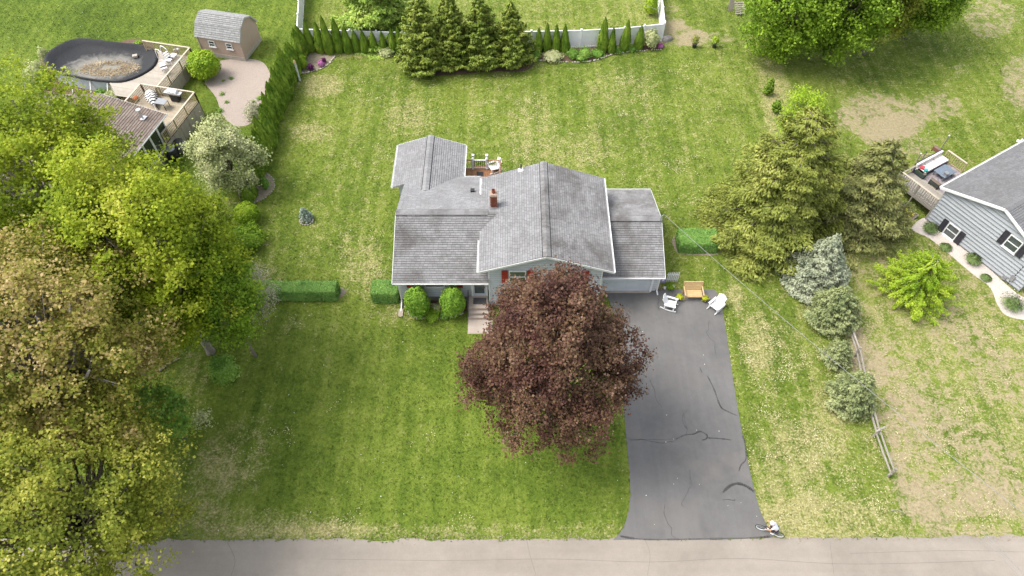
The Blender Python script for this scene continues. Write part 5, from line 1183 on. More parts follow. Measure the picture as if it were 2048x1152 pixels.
for i, (bx, lb, m_) in enumerate((((52, 125, 90, 162), 'pale hosta at the rounded end of the pool', 'pale'), ((80, 98, 98, 128), 'pale hosta behind the pool end', 'pale'), ((206, 178, 243, 200), 'pale hosta below the pool wall beside the grill deck', 'pale'), ((192, 178, 212, 196), 'green plant between pool brace and pale hosta', 'mid'), ((72, 148, 95, 166), 'dark green plant at the foot of the pool', 'mid'), ((84, 165, 102, 178), 'small green plant in the mulch near the pool', 'mid'), ((268, 82, 284, 90), 'green weed tuft behind the pool', 'bright'))):
    bush('pool_plant', lb, bx, m_, 0.11, 1.0, cat='plant', seed=40+i, lump=0.15, jit=0.18)
bush('grey_green_shrub', 'loose sage green shrub between gravel patch and arborvitae row', (492, 208, 530, 252), 'grey', 0.11, 0.8, seed=48, lump=0.15, jit=0.2)
bush('bed_shrub', 'dark low shrub in the brown bed at the end of the arborvitae row', (520, 356, 538, 380), 'mid', 0.10, 0.9, seed=49, lump=0.2, jit=0.2)
for i in range(10):
    u, v = rag.uniform(425, 535), rag.uniform(140, 235)
    bush('gravel_weed', 'small green weed growing through the pink grey gravel', (u-6*rag.uniform(.5, 1.1), v-2.5, u+6*rag.uniform(.5, 1.1), v+2.5), 'mid', 0.08, 0.6, cat='weed', group='weeds in the gravel patch', seed=60+i, lump=0.3, jit=0.4, core=False)
# ornamental grasses by the grey house
def grass_clump(label, u, v, rpx, seed, hgt=0.8):
    global rng
    rng = np.random.default_rng(seed); b = V(u, v); r = rpx/(FPX/depth(b)); n = 1500
    a = rng.uniform(0, 2*PI, n); s = np.sqrt(rng.uniform(0, 1, n)); t = rng.uniform(0, 1, n)
    lean = s*r*(0.25+t**1.6*0.85); p = np.stack([lean*np.cos(a), lean*np.sin(a), np.maximum(hgt*t*(1-0.55*s*t), 0.03)], 1)
    ax = np.stack([np.cos(a)*s*(0.3+t), np.sin(a)*s*(0.3+t), 1.0-0.9*s*t], 1)
    g = T('ornamental_grass', label, 'grass', b)
    part('blades', MB().cards(p, np.stack([np.cos(a), np.sin(a), 0.8+0*a], 1)+rng.normal(0, .3, (n, 3)), 0.24*rng.uniform(.7, 1.3, n), 0.14, ax, 0.05), LF['grass'], g)
    part('crown_base', MB().lathe([(0.16*r, 0), (0.22*r, 0.06), (0.1*r, 0.2)], 10), LF['grass'], g)
grass_clump('ornamental grass clump beside the raised bed end of the gravel', 1857, 462, 17, 71)
grass_clump('small green grass tuft below the shuttered window of the grey house', 1890, 497, 12, 72, 0.4)
grass_clump('dark ornamental grass clump between two small tufts in the stone chips', 1942, 524, 17, 73)
grass_clump('small grass tuft in the stone chips near the meter boxes', 1970, 558, 10, 74, 0.4)
grass_clump('largest ornamental grass clump at the rounded end of the stone chip bed', 2021, 613, 27, 75, 1.0)

# ================================================================== FENCES, WIRES, FURNITURE
# ---- white vinyl fence
def vinyl_fence(label, pts, hgt=1.8):
    P0 = [V(u, v) for u, v in pts]; f = T('vinyl_fence', label, 'fence', P0[0])
    for i, (a, b) in enumerate(zip(P0, P0[1:])):
        L = (b-a).length; n = max(1, round(L/2.4))
        for k in range(n+1 if i == len(P0)-2 else n):
            p = a.lerp(b, k/n); po = part('post', MB().box(p.x, p.y, hgt/2+0.03, 0.14, 0.14, hgt+0.06), MT['vinyl'], f, True)
            part('post_cap', MB().box(p.x, p.y, hgt+0.09, 0.18, 0.18, 0.05).box(p.x, p.y, hgt+0.13, 0.10, 0.10, 0.05), MT['vinyl'], po, True)
        d = (b-a).normalized()
        for k in range(n):
            p, q = a.lerp(b, k/n)+d*0.07, a.lerp(b, (k+1)/n)-d*0.07
            pl = part('panel', MB().bar(p+Vector((0, 0, hgt/2)), q+Vector((0, 0, hgt/2)), 0.03, hgt-0.18), MT['vinyl'], f, True)
            part('rail', MB().bar(p+Vector((0, 0, hgt-0.05)), q+Vector((0, 0, hgt-0.05)), 0.09, 0.10), MT['vinyl'], pl, True)
            part('rail', MB().bar(p+Vector((0, 0, 0.07)), q+Vector((0, 0, 0.07)), 0.09, 0.14), MT['vinyl'], pl, True)
            m = int((q-p).length/0.3); s = d.cross(Vector((0, 0, 1)))
            for j in range(1, m):
                c = p.lerp(q, j/m); part('batten', MB().bar(c+s*0.02+Vector((0, 0, 0.16)), c+s*0.02+Vector((0, 0, hgt-0.12)), 0.02, 0.012), MT['vinyl'], pl, True)
vinyl_fence('white vinyl privacy fence behind the arborvitae and the cedars', ((610, -40), (603, 92), (810, 99), (1062, 97), (1160, 95), (1245, 90), (1322, 82)))
vinyl_fence('short white vinyl fence run going back from the fence corner', ((1323, 79), (1317, 22), (1312, -30)))
# ---- split rail fence
rp = [V(u, v) for u, v in ((1692, 655), (1709, 712), (1721, 772), (1733, 822), (1747, 872), (1776, 952))]
RF = T('split_rail_fence', 'weathered grey split rail fence beside the row of spruces', 'fence', rp[0])
for i, p in enumerate(rp):
    part('post', MB().tube([(p.x, p.y, -0.02), (p.x+0.02, p.y, 0.55), (p.x, p.y, 1.08)], [0.085, 0.08, 0.065], 7), MT['wood_g'], RF, True)
for a, b in zip(rp, rp[1:]):
    for z in (0.42, 0.85):
        o1, o2 = rag.uniform(-.04, .04), rag.uniform(-.04, .04); m = a.lerp(b, 0.5)
        part('rail', MB().tube([(a.x+o1, a.y+0.1, z), (m.x+rag.uniform(-.05, .05), m.y, z-0.03), (b.x+o2, b.y-0.1, z+0.02)], [0.05, 0.065, 0.05], 6), MT['wood_g'], RF, True)
p = rp[4]; part('cross_rail', MB().bar((p.x-0.35, p.y-0.18, 1.0), (p.x+0.3, p.y+0.12, 1.0), 0.1, 0.07), MT['wood_g'], RF, True)
p = rp[5]; part('cross_rail', MB().bar((p.x-0.2, p.y-0.1, 0.4), (p.x+0.14, p.y+0.12, 0.4), 0.09, 0.06), MT['wood_g'], RF, True)
# ---- wires
def wire(label, a, b, sag, r, n=40):
    a, b = Vector(a), Vector(b); mid = a
    pts = [a.lerp(b, i/n)-Vector((0, 0, sag*4*(i/n)*(1-i/n))) for i in range(n+1)]
    w = solo('overhead_wire', MB().tube([p-a for p in pts], r, 5), MT['wire'], label, 'wire', a)
pole = Vector((25.5, 7.0, 8.2))
wire('grey twisted service cable running from the garage mast over the lawn', (10.24, 31.7, 4.3), pole, 0.5, 0.014)
wire('thin dark wire crossing the road corner', V(1965, 1062, 6.0), V(2140, 1240, 6.6), 0.05, 0.012)
wire('second thin wire beside the one crossing the road corner', V(1950, 1064, 5.6), V(2120, 1230, 6.2), 0.05, 0.010)
wire('thin pale wire over the grass plot behind the white fence', V(1262, -6, 3.5), V(1322, 22, 2.6), 0.1, 0.015)
up_ = T('utility_pole', 'brown wooden utility pole standing on the road verge', 'pole', (25.5, 7.0, 0))
part('shaft', MB().tube([(0, 0, -0.1), (0, 0, 8.6)], [0.16, 0.11], 10), MT['wood_g'], up_); part('crossarm', MB().box(0, 0, 8.1, 1.6, 0.1, 0.12), MT['wood_g'], up_)
# ---- white clothes post by the corner bed
wp = V(600, 161); WP = T('white_post', 'white wooden post with small cap on the back lawn corner', 'post', wp)
part('shaft', MB().box(0, 0, 0.95, 0.13, 0.13, 1.9), MT['trim'], WP); part('post_cap', MB().lathe([(0.10, 1.9), (0.10, 1.95), (0.05, 2.0), (0.075, 2.06), (0.02, 2.14)], 10), MT['bench'], WP)

# ---- rocking chairs
def rocker(label, loc, rz, group=None, name='rocking_chair'):
    """white slat-back rocker, facing local -y"""
    t = T(name, label, 'chair', loc, rz); m = MT['wplastic']
    for i in range(6): part('seat_slat', MB().bar((-0.29, -0.30+0.105*i, 0.40-0.018*i), (0.29, -0.30+0.105*i, 0.40-0.018*i), 0.098, 0.025), m, t)
    for i in range(6):
        x = -0.25+0.1*i; h = 0.74-0.05*abs(i-2.5)**1.6*0.5
        part('back_slat', MB().bar((x*0.95, 0.24, 0.30), (x*1.08, 0.24+0.36*h/0.74, 0.30+h), 0.095, 0.025), m, t)
    part('back_brace', MB().bar((-0.29, 0.36, 0.46), (0.29, 0.36, 0.46), 0.03, 0.07).bar((-0.29, 0.53, 0.83), (0.29, 0.53, 0.83), 0.03, 0.07), m, t)
    for s in (-1, 1):
        part('armrest', MB().bar((s*0.36, -0.40, 0.60), (s*0.36, 0.38, 0.57), 0.13, 0.03), m, t)
        part('leg', MB().box(s*0.33, -0.30, 0.33, 0.045, 0.09, 0.54), m, t)
        part('leg', MB().bar((s*0.33, 0.30, 0.07), (s*0.33, 0.33, 0.57), 0.045, 0.08), m, t)
        pts = [(s*0.33, -0.50+0.11*i, 0.03+0.085*((i-4.5)/5)**2) for i in range(11)]; rk = MB()
        for a, b in zip(pts, pts[1:]): rk.bar(a, b, 0.05, 0.06)
        part('rocker', rk, m, t)
    return t
pL = V(1339, 614); pR = V(1430, 617)
rocker('white rocking chair on the driveway facing the bench, beside the garage', (pL.x, pL.y, 0.022), R(68))
rocker('white rocking chair on the driveway at the grass edge', (pR.x, pR.y, 0.022), R(-48))
pD = V(988, 341, 0.75); rocker('white slat chair on the red brown back deck', (pD.x, pD.y, 0.755), R(-62), name='deck_chair')
# ---- bench
pb = V(1384, 594); BN = T('garden_bench', 'light wooden slatted bench with high back on the driveway', 'bench', (pb.x, pb.y, 0.022), R(0)); m = MT['bench']
bw = 1.24
for i in range(6): part('seat_slat', MB().box(0, -0.26+0.095*i, 0.44, bw-0.08, 0.085, 0.025), m, BN)
for i in range(8): part('back_slat', MB().box(0, 0.30+0.028*i, 0.50+0.062*i, bw-0.1, 0.022, 0.055, tilt=R(-20)), m, BN)
part('top_rail', MB().bar((-bw/2, 0.53, 1.0), (bw/2, 0.53, 1.0), 0.06, 0.06), m, BN)
part('apron', MB().box(0, -0.31, 0.39, bw-0.1, 0.03, 0.09), m, BN)
for s in (-1, 1):
    part('leg', MB().box(s*bw/2, -0.30, 0.31, 0.065, 0.065, 0.62), m, BN)
    part('leg', MB().bar((s*bw/2, 0.28, 0), (s*bw/2, 0.54, 1.03), 0.065, 0.065), m, BN)
    part('armrest', MB().bar((s*bw/2, -0.36, 0.635), (s*bw/2, 0.42, 0.66), 0.085, 0.035), m, BN)
# ---- planters
def planter(label, u, v):
    p = V(u, v); t = T('flower_pot', label, 'planter', (p.x, p.y, 0.022)); global rng; rng = np.random.default_rng(u)
    part('pot', MB().lathe([(0.13, 0), (0.19, 0.12), (0.22, 0.27), (0.24, 0.30), (0.215, 0.30), (0.2, 0.25)], 16), MT['purple_pot'], t, smooth=True)
    part('flowers', crown_shell(0.21, 0.12, 0.33, 420, 0.07, seed=u, lump=0.15, jit=0.2), LF['yellow'], t)
planter('navy pot of yellow green flowers between left chair and bench', 1357, 599)
planter('navy pot of yellow green flowers at the bench end near the grass', 1408, 602)
# ---- picket fence end, flag, door-side plants
a = V(1331, 564); b = V(1352, 564); PF = T('picket_fence', 'short white picket fence at the garage corner', 'fence', (a.x, a.y, 0))
for z in (0.3, 0.85): part('rail', MB().box(0.38, 0, z, 0.86, 0.03, 0.07), MT['trim'], PF)
for i in range(7):
    x = 0.02+0.12*i; part('picket', MB().prism([(0, 0), (0.075, 0), (0.075, 0.02), (0, 0.02)], 0.04, 1.05).add([(0, 0, 1.05), (0.075, 0, 1.05), (0.075, 0.02, 1.05), (0, 0.02, 1.05), (0.0375, 0.01, 1.15)], [(0, 1, 4), (1, 2, 4), (2, 3, 4), (3, 0, 4)]), MT['trim'], PF).location = (x, -0.03, 0)
p = V(1323, 572); FG = T('garden_flag', 'small lavender garden flag on a metal stand by the garage', 'flag', (p.x, p.y, 0), R(0))
part('stand', MB().tube([(-0.2, 0, 0), (-0.2, 0, 0.95), (0.2, 0, 0.95)], 0.012, 6), MT['black'], FG)
part('flag_cloth', MB().box(0.0, 0, 0.66, 0.36, 0.012, 0.5), MT['lavender'], FG)
part('flag_print', MB().box(0, -0.009, 0.70, 0.12, 0.004, 0.08, 0).box(0, -0.009, 0.62, 0.2, 0.004, 0.05), MT['wplastic'], FG)
for i, (bx, m_, lb) in enumerate((((1332, 567, 1349, 580), 'lime', 'yellow green plant in front of the picket fence'), ((1326, 573, 1332, 579), 'flower', 'white flowers beside the lavender flag'), ((1343, 570, 1350, 577), 'flower', 'white flowers at the end of the picket fence'), ((1317, 573, 1325, 579), 'dead', 'dry brown plant at the garage corner'), ((1336, 566, 1344, 573), 'tan', 'reddish plant behind the yellow green one at the picket fence'))):
    bush('border_plant', lb, bx, m_, 0.07, 0.9, cat='plant', seed=90+i, lump=0.25, jit=0.3)

# ---- bicycle and rider (local +x = heading)
rw = V(1551, 1072, 0.0); fw = V(1521, 1060, 0.0); hd = math.atan2(fw.y-rw.y, fw.x-rw.x)
BZ = 0.024; WB = 0.96; WR = 0.31
BK = T('bicycle', 'dark bicycle with pale rims being ridden across the driveway mouth', 'bicycle', ((rw.x+fw.x)/2, (rw.y+fw.y)/2, BZ), hd)
for x in (-WB/2, WB/2):
    w_ = part('wheel', MB().torus((x, 0, WR), (0, 1, 0), WR-0.055, 0.02, 24, 6), MT['wplastic'], BK)
    part('tyre', MB().torus((x, 0, WR), (0, 1, 0), WR-0.022, 0.024, 28, 8), MT['rubber'], w_)
    sp = MB().tube([(x, -0.04, WR), (x, 0.04, WR)], 0.025, 8)
    for i in range(14): sp.tube([(x, 0.02*(-1)**i, WR), (x+(WR-0.05)*math.cos(i*2*PI/14), 0, WR+(WR-0.05)*math.sin(i*2*PI/14))], 0.003, 3)
    part('spokes', sp, MT['greymet'], w_)
bb = (-0.06, 0, 0.27); st_ = (-0.20, 0, 0.68); hd_ = (0.33, 0, 0.70); hb = (0.36, 0, 0.60); m = MT['black']
part('frame', MB().tube([bb, st_], 0.018).tube([bb, hb], 0.022).tube([(-0.19, 0, 0.64), hd_], 0.018).tube([bb, (-WB/2, 0.06, WR)], 0.010).tube([bb, (-WB/2, -0.06, WR)], 0.010).tube([(-0.19, 0, 0.64), (-WB/2, 0.06, WR)], 0.009).tube([(-0.19, 0, 0.64), (-WB/2, -0.06, WR)], 0.009), m, BK)
part('fork', MB().tube([hd_, hb, (0.39, 0.05, 0.52), (WB/2, 0.06, WR)], 0.013).tube([hb, (0.39, -0.05, 0.52), (WB/2, -0.06, WR)], 0.013), m, BK)
part('handlebar', MB().tube([hd_, (0.36, 0, 0.86)], 0.014).tube([(0.28, -0.29, 0.88), (0.36, -0.12, 0.87), (0.36, 0.12, 0.87), (0.28, 0.29, 0.88)], 0.013), m, BK)
part('saddle', MB().tube([st_, (-0.22, 0, 0.74)], 0.014).add([(-0.36, -0.08, 0.75), (-0.36, 0.08, 0.75), (-0.10, 0.025, 0.75), (-0.10, -0.025, 0.75), (-0.35, -0.07, 0.79), (-0.35, 0.07, 0.79), (-0.1, 0.02, 0.78), (-0.1, -0.02, 0.78)], [(0, 1, 2, 3), (7, 6, 5, 4), (0, 4, 5, 1), (1, 5, 6, 2), (2, 6, 7, 3), (3, 7, 4, 0)]), m, BK)
part('crank', MB().torus((bb[0], 0.05, bb[2]), (0, 1, 0), 0.075, 0.008, 16, 5).tube([(bb[0]-0.10, 0.09, bb[2]+0.11), (bb[0], 0.07, bb[2]), (bb[0], -0.07, bb[2]), (bb[0]+0.10, -0.09, bb[2]-0.11)], 0.010, 6).box(bb[0]-0.10, 0.14, bb[2]+0.11, 0.09, 0.09, 0.02).box(bb[0]+0.10, -0.14, bb[2]-0.11, 0.09, 0.09, 0.02), MT['greymet'], BK)
def skin_mesh(name, verts, edges, radii, mat, parent, root=0, sub=2):
    me = bpy.data.meshes.new(name); me.from_pydata(verts, edges, []); me.update()
    o = bpy.data.objects.new(name, me); C.objects.link(o); o.parent = parent
    sk = o.modifiers.new('skin', 'SKIN'); sk.use_smooth_shade = True
    for i, r in enumerate(radii):
        rr_ = r if isinstance(r, tuple) else (r, r); me.skin_vertices[0].data[i].radius = rr_
    me.skin_vertices[0].data[root].use_root = True
    sb = o.modifiers.new('sub', 'SUBSURF'); sb.levels = sub; sb.render_levels = sub
    me.materials.append(mat); return o
PN = T('person', 'cyclist in white helmet and pale shirt leaning over the handlebar', 'person', ((rw.x+fw.x)/2, (rw.y+fw.y)/2, BZ), hd)
hipz = 0.84; pel = (-0.22, 0, hipz); sp1 = (-0.14, 0, 1.00); che = (0.0, 0, 1.17); nek = (0.09, 0, 1.28); hea = (0.18, 0, 1.38)
verts = [pel, sp1, che, nek, hea, (0.20, 0, 1.46),
  (0.02, 0.15, 1.20), (0.13, 0.24, 1.02), (0.29, 0.25, 0.92), (0.02, -0.15, 1.20), (0.13, -0.24, 1.02), (0.29, -0.25, 0.92),
  (-0.18, 0.09, 0.80), (0.10, 0.12, 0.70), (-0.12, 0.13, 0.46), (-0.18, -0.09, 0.80), (0.16, -0.12, 0.57), (0.02, -0.13, 0.25)]
edges = [(0, 1), (1, 2), (2, 3), (3, 4), (4, 5), (2, 6), (6, 7), (7, 8), (2, 9), (9, 10), (10, 11), (0, 12), (12, 13), (13, 14), (0, 15), (15, 16), (16, 17)]
rad = [0.12, 0.115, 0.125, 0.05, 0.085, 0.075, 0.055, 0.038, 0.027, 0.055, 0.038, 0.027, 0.085, 0.056, 0.036, 0.085, 0.056, 0.036]
# hands: palm, four fingers round the grip and a thumb
for s, w0 in ((1, 8), (-1, 11)):
    k = len(verts); verts.append((0.325, s*0.255, 0.905)); edges.append((w0, k)); rad.append(0.030)
    for j in range(4):
        y = s*(0.225+0.02*j); n0 = len(verts)
        verts += [(0.345, y, 0.918-0.002*j), (0.322, y, 0.870)]; edges += [(k, n0), (n0, n0+1)]; rad += [0.010, 0.009]
    n0 = len(verts); verts += [(0.315, s*0.215, 0.89), (0.29, s*0.20, 0.865)]; edges += [(k, n0), (n0, n0+1)]; rad += [0.010, 0.009]
body = skin_mesh('body', verts, edges, rad, MT['skin'], PN)
shirt = skin_mesh('shirt', [(-0.20, 0, 0.90), sp1, (0.0, 0, 1.175), (0.05, 0, 1.235), (0.02, 0.16, 1.20), (0.09, 0.215, 1.09), (0.02, -0.16, 1.20), (0.09, -0.215, 1.09)], [(0, 1), (1, 2), (2, 3), (2, 4), (4, 5), (2, 6), (6, 7)], [0.145, 0.145, 0.155, 0.09, 0.082, 0.066, 0.082, 0.066], MT['shirt'], PN)
skin_mesh('shorts', [(-0.21, 0, 0.86), (-0.18, 0.095, 0.80), (0.06, 0.122, 0.715), (-0.18, -0.095, 0.80), (0.11, -0.122, 0.605)], [(0, 1), (1, 2), (0, 3), (3, 4)], [0.142, 0.108, 0.082, 0.108, 0.082], MT['shorts'], PN)
for s, q in ((1, (-0.16, 0.135, 0.40)), (-1, (0.04, -0.135, 0.20))):
    skin_mesh('shoe', [(q[0]-0.06, q[1], q[2]+0.03), (q[0]+0.04, q[1], q[2]+0.015), (q[0]+0.14, q[1], q[2]-0.005)], [(0, 1), (1, 2)], [0.045, 0.047, 0.035], MT['wplastic'], PN)
hm = MB().lathe([(0.125, 0.0), (0.132, 0.03), (0.122, 0.08), (0.09, 0.13), (0.04, 0.155), (0.005, 0.16)], 16, (0.19, 0, 1.40))
hp = part('helmet', hm, MT['wplastic'], PN, smooth=True); part('helmet_vent', MB().box(0.19, 0.04, 1.545, 0.15, 0.018, 0.02).box(0.19, -0.04, 1.545, 0.15, 0.018, 0.02), MT['greymet'], hp)
part('hair', MB().lathe([(0.092, 0), (0.1, 0.03), (0.095, 0.07)], 14, (0.172, 0, 1.355)), MT['hair'], PN, smooth=True)
part('nose', MB().lathe([(0.016, 0), (0.012, 0.03), (0.004, 0.04)], 6, (0.272, 0, 1.35)), MT['skin'], PN, smooth=True)

# ---- grill deck furniture
def gdp(u, v, z=gz): return V(u, v, z)
p = gdp(354, 201); GR = T('gas_grill', 'gas grill with white lid and steel shelf on the tan deck', 'grill', (p.x, p.y, gz), LR)
part('cabinet', MB().box(0, 0, 0.42, 0.66, 0.5, 0.7), MT['black'], GR)
for x in (-0.28, 0.28):
    for y in (-0.2, 0.2): part('wheel', MB().torus((x, y, 0.05), (0, 1, 0), 0.035, 0.015, 10, 5), MT['rubber'], GR)
part('side_shelf', MB().box(-0.55, 0, 0.86, 0.42, 0.46, 0.04).box(0.55, 0, 0.86, 0.42, 0.46, 0.04), MT['steel'], GR)
part('control_panel', MB().box(0, -0.27, 0.84, 1.5, 0.06, 0.14), MT['steel'], GR)
for i in range(4): part('knob', MB().lathe([(0.03, 0), (0.025, 0.03)], 8, (-0.3+0.2*i, -0.30, 0.88)), MT['trim'], GR)
lidp = [(0.27*math.cos(t), 0.24*math.sin(t)) for t in np.linspace(0, PI, 9)]
vs = [(x, y, 0.88+z) for x in (-0.38, 0.38) for y, z in lidp]
part('lid', MB().add(vs, [(i, i+1, 10+i, 9+i) for i in range(8)]+[tuple(range(9)), tuple(range(17, 8, -1))]), MT['wplastic'], GR)
part('lid_handle', MB().tube([(-0.28, -0.3, 1.0), (0.28, -0.3, 1.0)], 0.018, 6), MT['black'], GR)
# folded umbrella lying on a table
p = gdp(308, 205); UM = T('striped_umbrella', 'black and white striped parasol lying folded on the tan deck', 'umbrella', (p.x, p.y, gz), R(-62))
strp, nts, bs_ = newmat('striped_canvas'); tc_ = nts.nodes.new('ShaderNodeTexCoord').outputs['Object']
wv = nd(nts, 'ShaderNodeTexWave', Vector=tc_, Scale=1.1, Distortion=2.5, Detail=1.0); wv.bands_direction = 'X'
nts.links.new(ramp(nts, wv.outputs[1], [(0.45, (0.04, 0.04, 0.04)), (0.55, (0.68, 0.66, 0.62))]), bs_.inputs['Base Color']); bs_.inputs['Roughness'].default_value = 0.9
cv = MB(); nseg, nring = 16, 8
for j in range(nring+1):
    t_ = j/nring; rad_ = 0.10+0.42*math.sin(PI*min(1, t_*0.95+0.12))**0.8*(1-0.35*t_)
    for i in range(nseg):
        a = 2*PI*i/nseg; fo = 1+0.14*math.cos(8*a)
        cv.v.append((-1.0+2.0*t_, rad_*fo*math.cos(a), max(0.02, 0.42+rad_*0.75*fo*math.sin(a))))
for j in range(nring):
    for i in range(nseg): cv.f.append((j*nseg+i, j*nseg+(i+1) % nseg, (j+1)*nseg+(i+1) % nseg, (j+1)*nseg+i))
cv.f += [tuple(range(nseg)), tuple(nring*nseg+i for i in range(nseg))]
part('canopy', cv, strp, UM, smooth=True); part('pole', MB().tube([(0.9, 0, 0.4), (1.7, 0, 0.3)], 0.025, 8), MT['steel'], UM)
p = gdp(331, 216); TB = T('patio_table', 'grey patio table on the tan deck beside the folded parasol', 'table', (p.x, p.y, gz), LR)
part('table_top', MB().box(-0.1, 0, 0.66, 0.9, 0.7, 0.03), MT['greymet'], TB)
for x in (-0.45, 0.25):
    for y in (-0.3, 0.3): part('leg', MB().box(x, y, 0.33, 0.04, 0.04, 0.66), MT['black'], TB)
p = gdp(273, 199); solo('orange_pumpkin', MB().lathe([(0.05, 0), (0.19, 0.05), (0.24, 0.15), (0.19, 0.26), (0.06, 0.29), (0.02, 0.33)], 14), MT['orange'], 'round orange pumpkin shape on the tan deck', 'pumpkin', (p.x, p.y, gz), smooth=True)
# ---- pool deck things: ladder and loungers
p = V(331, 118, dz); LD = T('pool_ladder', 'white looped pool ladder on the pale pool deck', 'ladder', (p.x, p.y, dz), R(-30))
for s in (-1, 1): part('side_rail', MB().tube([(-0.6, s*0.28, 0.0), (-0.55, s*0.28, 0.7), (-0.35, s*0.28, 1.05), (0.0, s*0.28, 1.1), (0.3, s*0.28, 0.95), (0.5, s*0.28, 0.0)], 0.035, 8), MT['wplastic'], LD)
for i in range(4): part('rung', MB().bar((0.35+0.04*i, -0.28, 0.75-0.2*i), (0.35+0.04*i, 0.28, 0.75-0.2*i), 0.12, 0.03), MT['wplastic'], LD)
for i, (u, v, rz, lb) in enumerate(((345, 120, R(-105), 'white slatted lounger along the pool deck railing'), (329, 138, R(-60), 'white folded chair at the near end of the pool deck'))):
    p = V(u, v, dz); LG = T('lounge_chair', lb, 'chair', (p.x, p.y, dz), rz)
    for k in range(6): part('slat', MB().box(-0.5+0.2*k, 0, 0.3, 0.13, 0.5, 0.03), MT['wplastic'] if k != 3 else MT['black'], LG)
    part('back', MB().bar((0.65, 0, 0.3), (1.0, 0, 0.68), 0.5, 0.03), MT['wplastic'], LG)
    for x in (-0.5, 0.5):
        for y in (-0.24, 0.24): part('leg', MB().box(x, y, 0.15, 0.04, 0.04, 0.3), MT['wplastic'], LG)
p = V(355, 105, dz); solo('deck_box', MB().box(0, 0, 0.16, 0.4, 0.3, 0.3).box(0, 0, 0.325, 0.44, 0.34, 0.04), MT['wplastic'], 'small white box in the corner of the pool deck', 'box', (p.x, p.y, dz), LR)
# ---- rain barrels by the sunroom
for i, (u, v, m_, lb) in enumerate(((366, 303, 'greymet', 'grey rain barrel with dark lid at the sunroom corner'), (350, 318, 'black', 'black ribbed bin beside the grey rain barrel'))):
    p = V(u, v); RB = T('rain_barrel', lb, 'barrel', p)
    part('body', MB().lathe([(0.34, 0), (0.40, 0.1), (0.43, 0.5), (0.40, 0.95), (0.36, 1.05)], 18), MT[m_], RB, smooth=True)
    part('lid', MB().lathe([(0.37, 1.05), (0.37, 1.1), (0.2, 1.15), (0.02, 1.16)], 18), MT['black' if i == 0 else 'greymet'], RB)
    for z in (0.25, 0.55, 0.85): part('rib', MB().torus((0, 0, z), (0, 0, 1), 0.425, 0.02, 20, 5), MT[m_], RB)
# ---- east deck furniture
p = V(1858, 336, ez); SF = T('outdoor_sofa', 'white cushioned sectional sofa on the side deck of the grey house', 'sofa', (p.x, p.y, ez), RH+PI/2)
part('base', MB().box(0, 0, 0.16, 3.0, 0.85, 0.3), MT['wicker'], SF)
for x in (-1.0, 0.0, 1.0): part('seat_cushion', MB().box(x, -0.04, 0.38, 0.94, 0.72, 0.15), MT['cushion'], SF)
for x in (-1.0, 0.0, 1.0): part('back_cushion', MB().box(x, 0.36, 0.6, 0.94, 0.16, 0.42), MT['cushion'], SF)
part('back_frame', MB().box(0, 0.47, 0.45, 3.0, 0.08, 0.75), MT['wicker'], SF)
part('pillow', MB().box(-1.05, 0.05, 0.52, 0.3, 0.3, 0.14, 0.4), pm('red_pillow', (0.6, 0.06, 0.08), None, 6, 0.9), SF); part('pillow', MB().box(-1.05, -0.28, 0.52, 0.26, 0.26, 0.14, 0.9), pm('teal_pillow', (0.05, 0.38, 0.36), None, 6, 0.9), SF)
p = V(1884, 351, ez); ET = T('patio_table', 'slate blue low table on the side deck in front of the sofa', 'table', (p.x, p.y, ez), RH)
part('table_top', MB().box(0, 0, 0.44, 1.0, 1.3, 0.05), MT['blue_tbl'], ET)
for x in (-0.4, 0.4):
    for y in (-0.55, 0.55): part('leg', MB().box(x, y, 0.21, 0.06, 0.06, 0.42), MT['blue_tbl'], ET)
solo('table_lantern', MB().box(0, 0, 0.1, 0.26, 0.26, 0.2).box(0, 0, 0.22, 0.3, 0.3, 0.05), MT['greymet'], 'grey box lantern on the slate blue table', 'lantern', (p.x-0.12, p.y-0.42, ez+0.47), RH)
solo('deck_rug', MB().box(0, 0, 0.008, 2.6, 3.0, 0.012), pm('patterned_rug', (0.42, 0.36, 0.30), (0.13, 0.12, 0.2), 5, 0.95), 'patterned rug under the slate blue table', 'rug', (p.x, p.y, ez+0.004), RH)
for i, (u, v, lb) in enumerate(((1838, 352, 'green planter box hanging on the deck railing by the sofa'), (1866, 372, 'dark planter box on the railing near the house wall'), (1872, 306, 'reddish planter at the back corner of the side deck'))):
    p = V(u, v, ez); PX = T('planter_box', lb, 'planter', (p.x, p.y, ez), RH)
    part('box', MB().box(0, 0, 0.3, 0.8, 0.3, 0.3), pm('planter_%d' % i, ((0.04, 0.07, 0.05), (0.05, 0.06, 0.05), (0.22, 0.10, 0.07))[i], None, 4, 0.7), PX)
    part('soil', MB().box(0, 0, 0.445, 0.72, 0.24, 0.02), MT['soil'], PX)
    for x in (-0.35, 0.35): part('foot', MB().box(x, 0, 0.075, 0.06, 0.26, 0.15), MT['black'], PX)
for i, (u, v, vt, lb) in enumerate(((1790, 389, 355, 'grey metal pole leaning at the outer deck corner'), (1880, 300, 272, 'thin weathered pole at the back corner of the side deck'), (1843, 320, 305, 'short dark topped pole behind the sofa'), (1833, 322, 308, 'thin pale pole behind the sofa'))):
    p = V(u, v); h = height_at(p, vt); LP = T('string_light_pole', lb, 'pole', p)
    part('shaft', MB().tube([(0, 0, 0), (0, 0, h)], 0.045, 8), MT['wood_g' if i else 'greymet'], LP); part('pole_cap', MB().lathe([(0.06, h), (0.07, h+0.06), (0.02, h+0.11)], 8), MT['trim' if i != 2 else 'black'], LP)
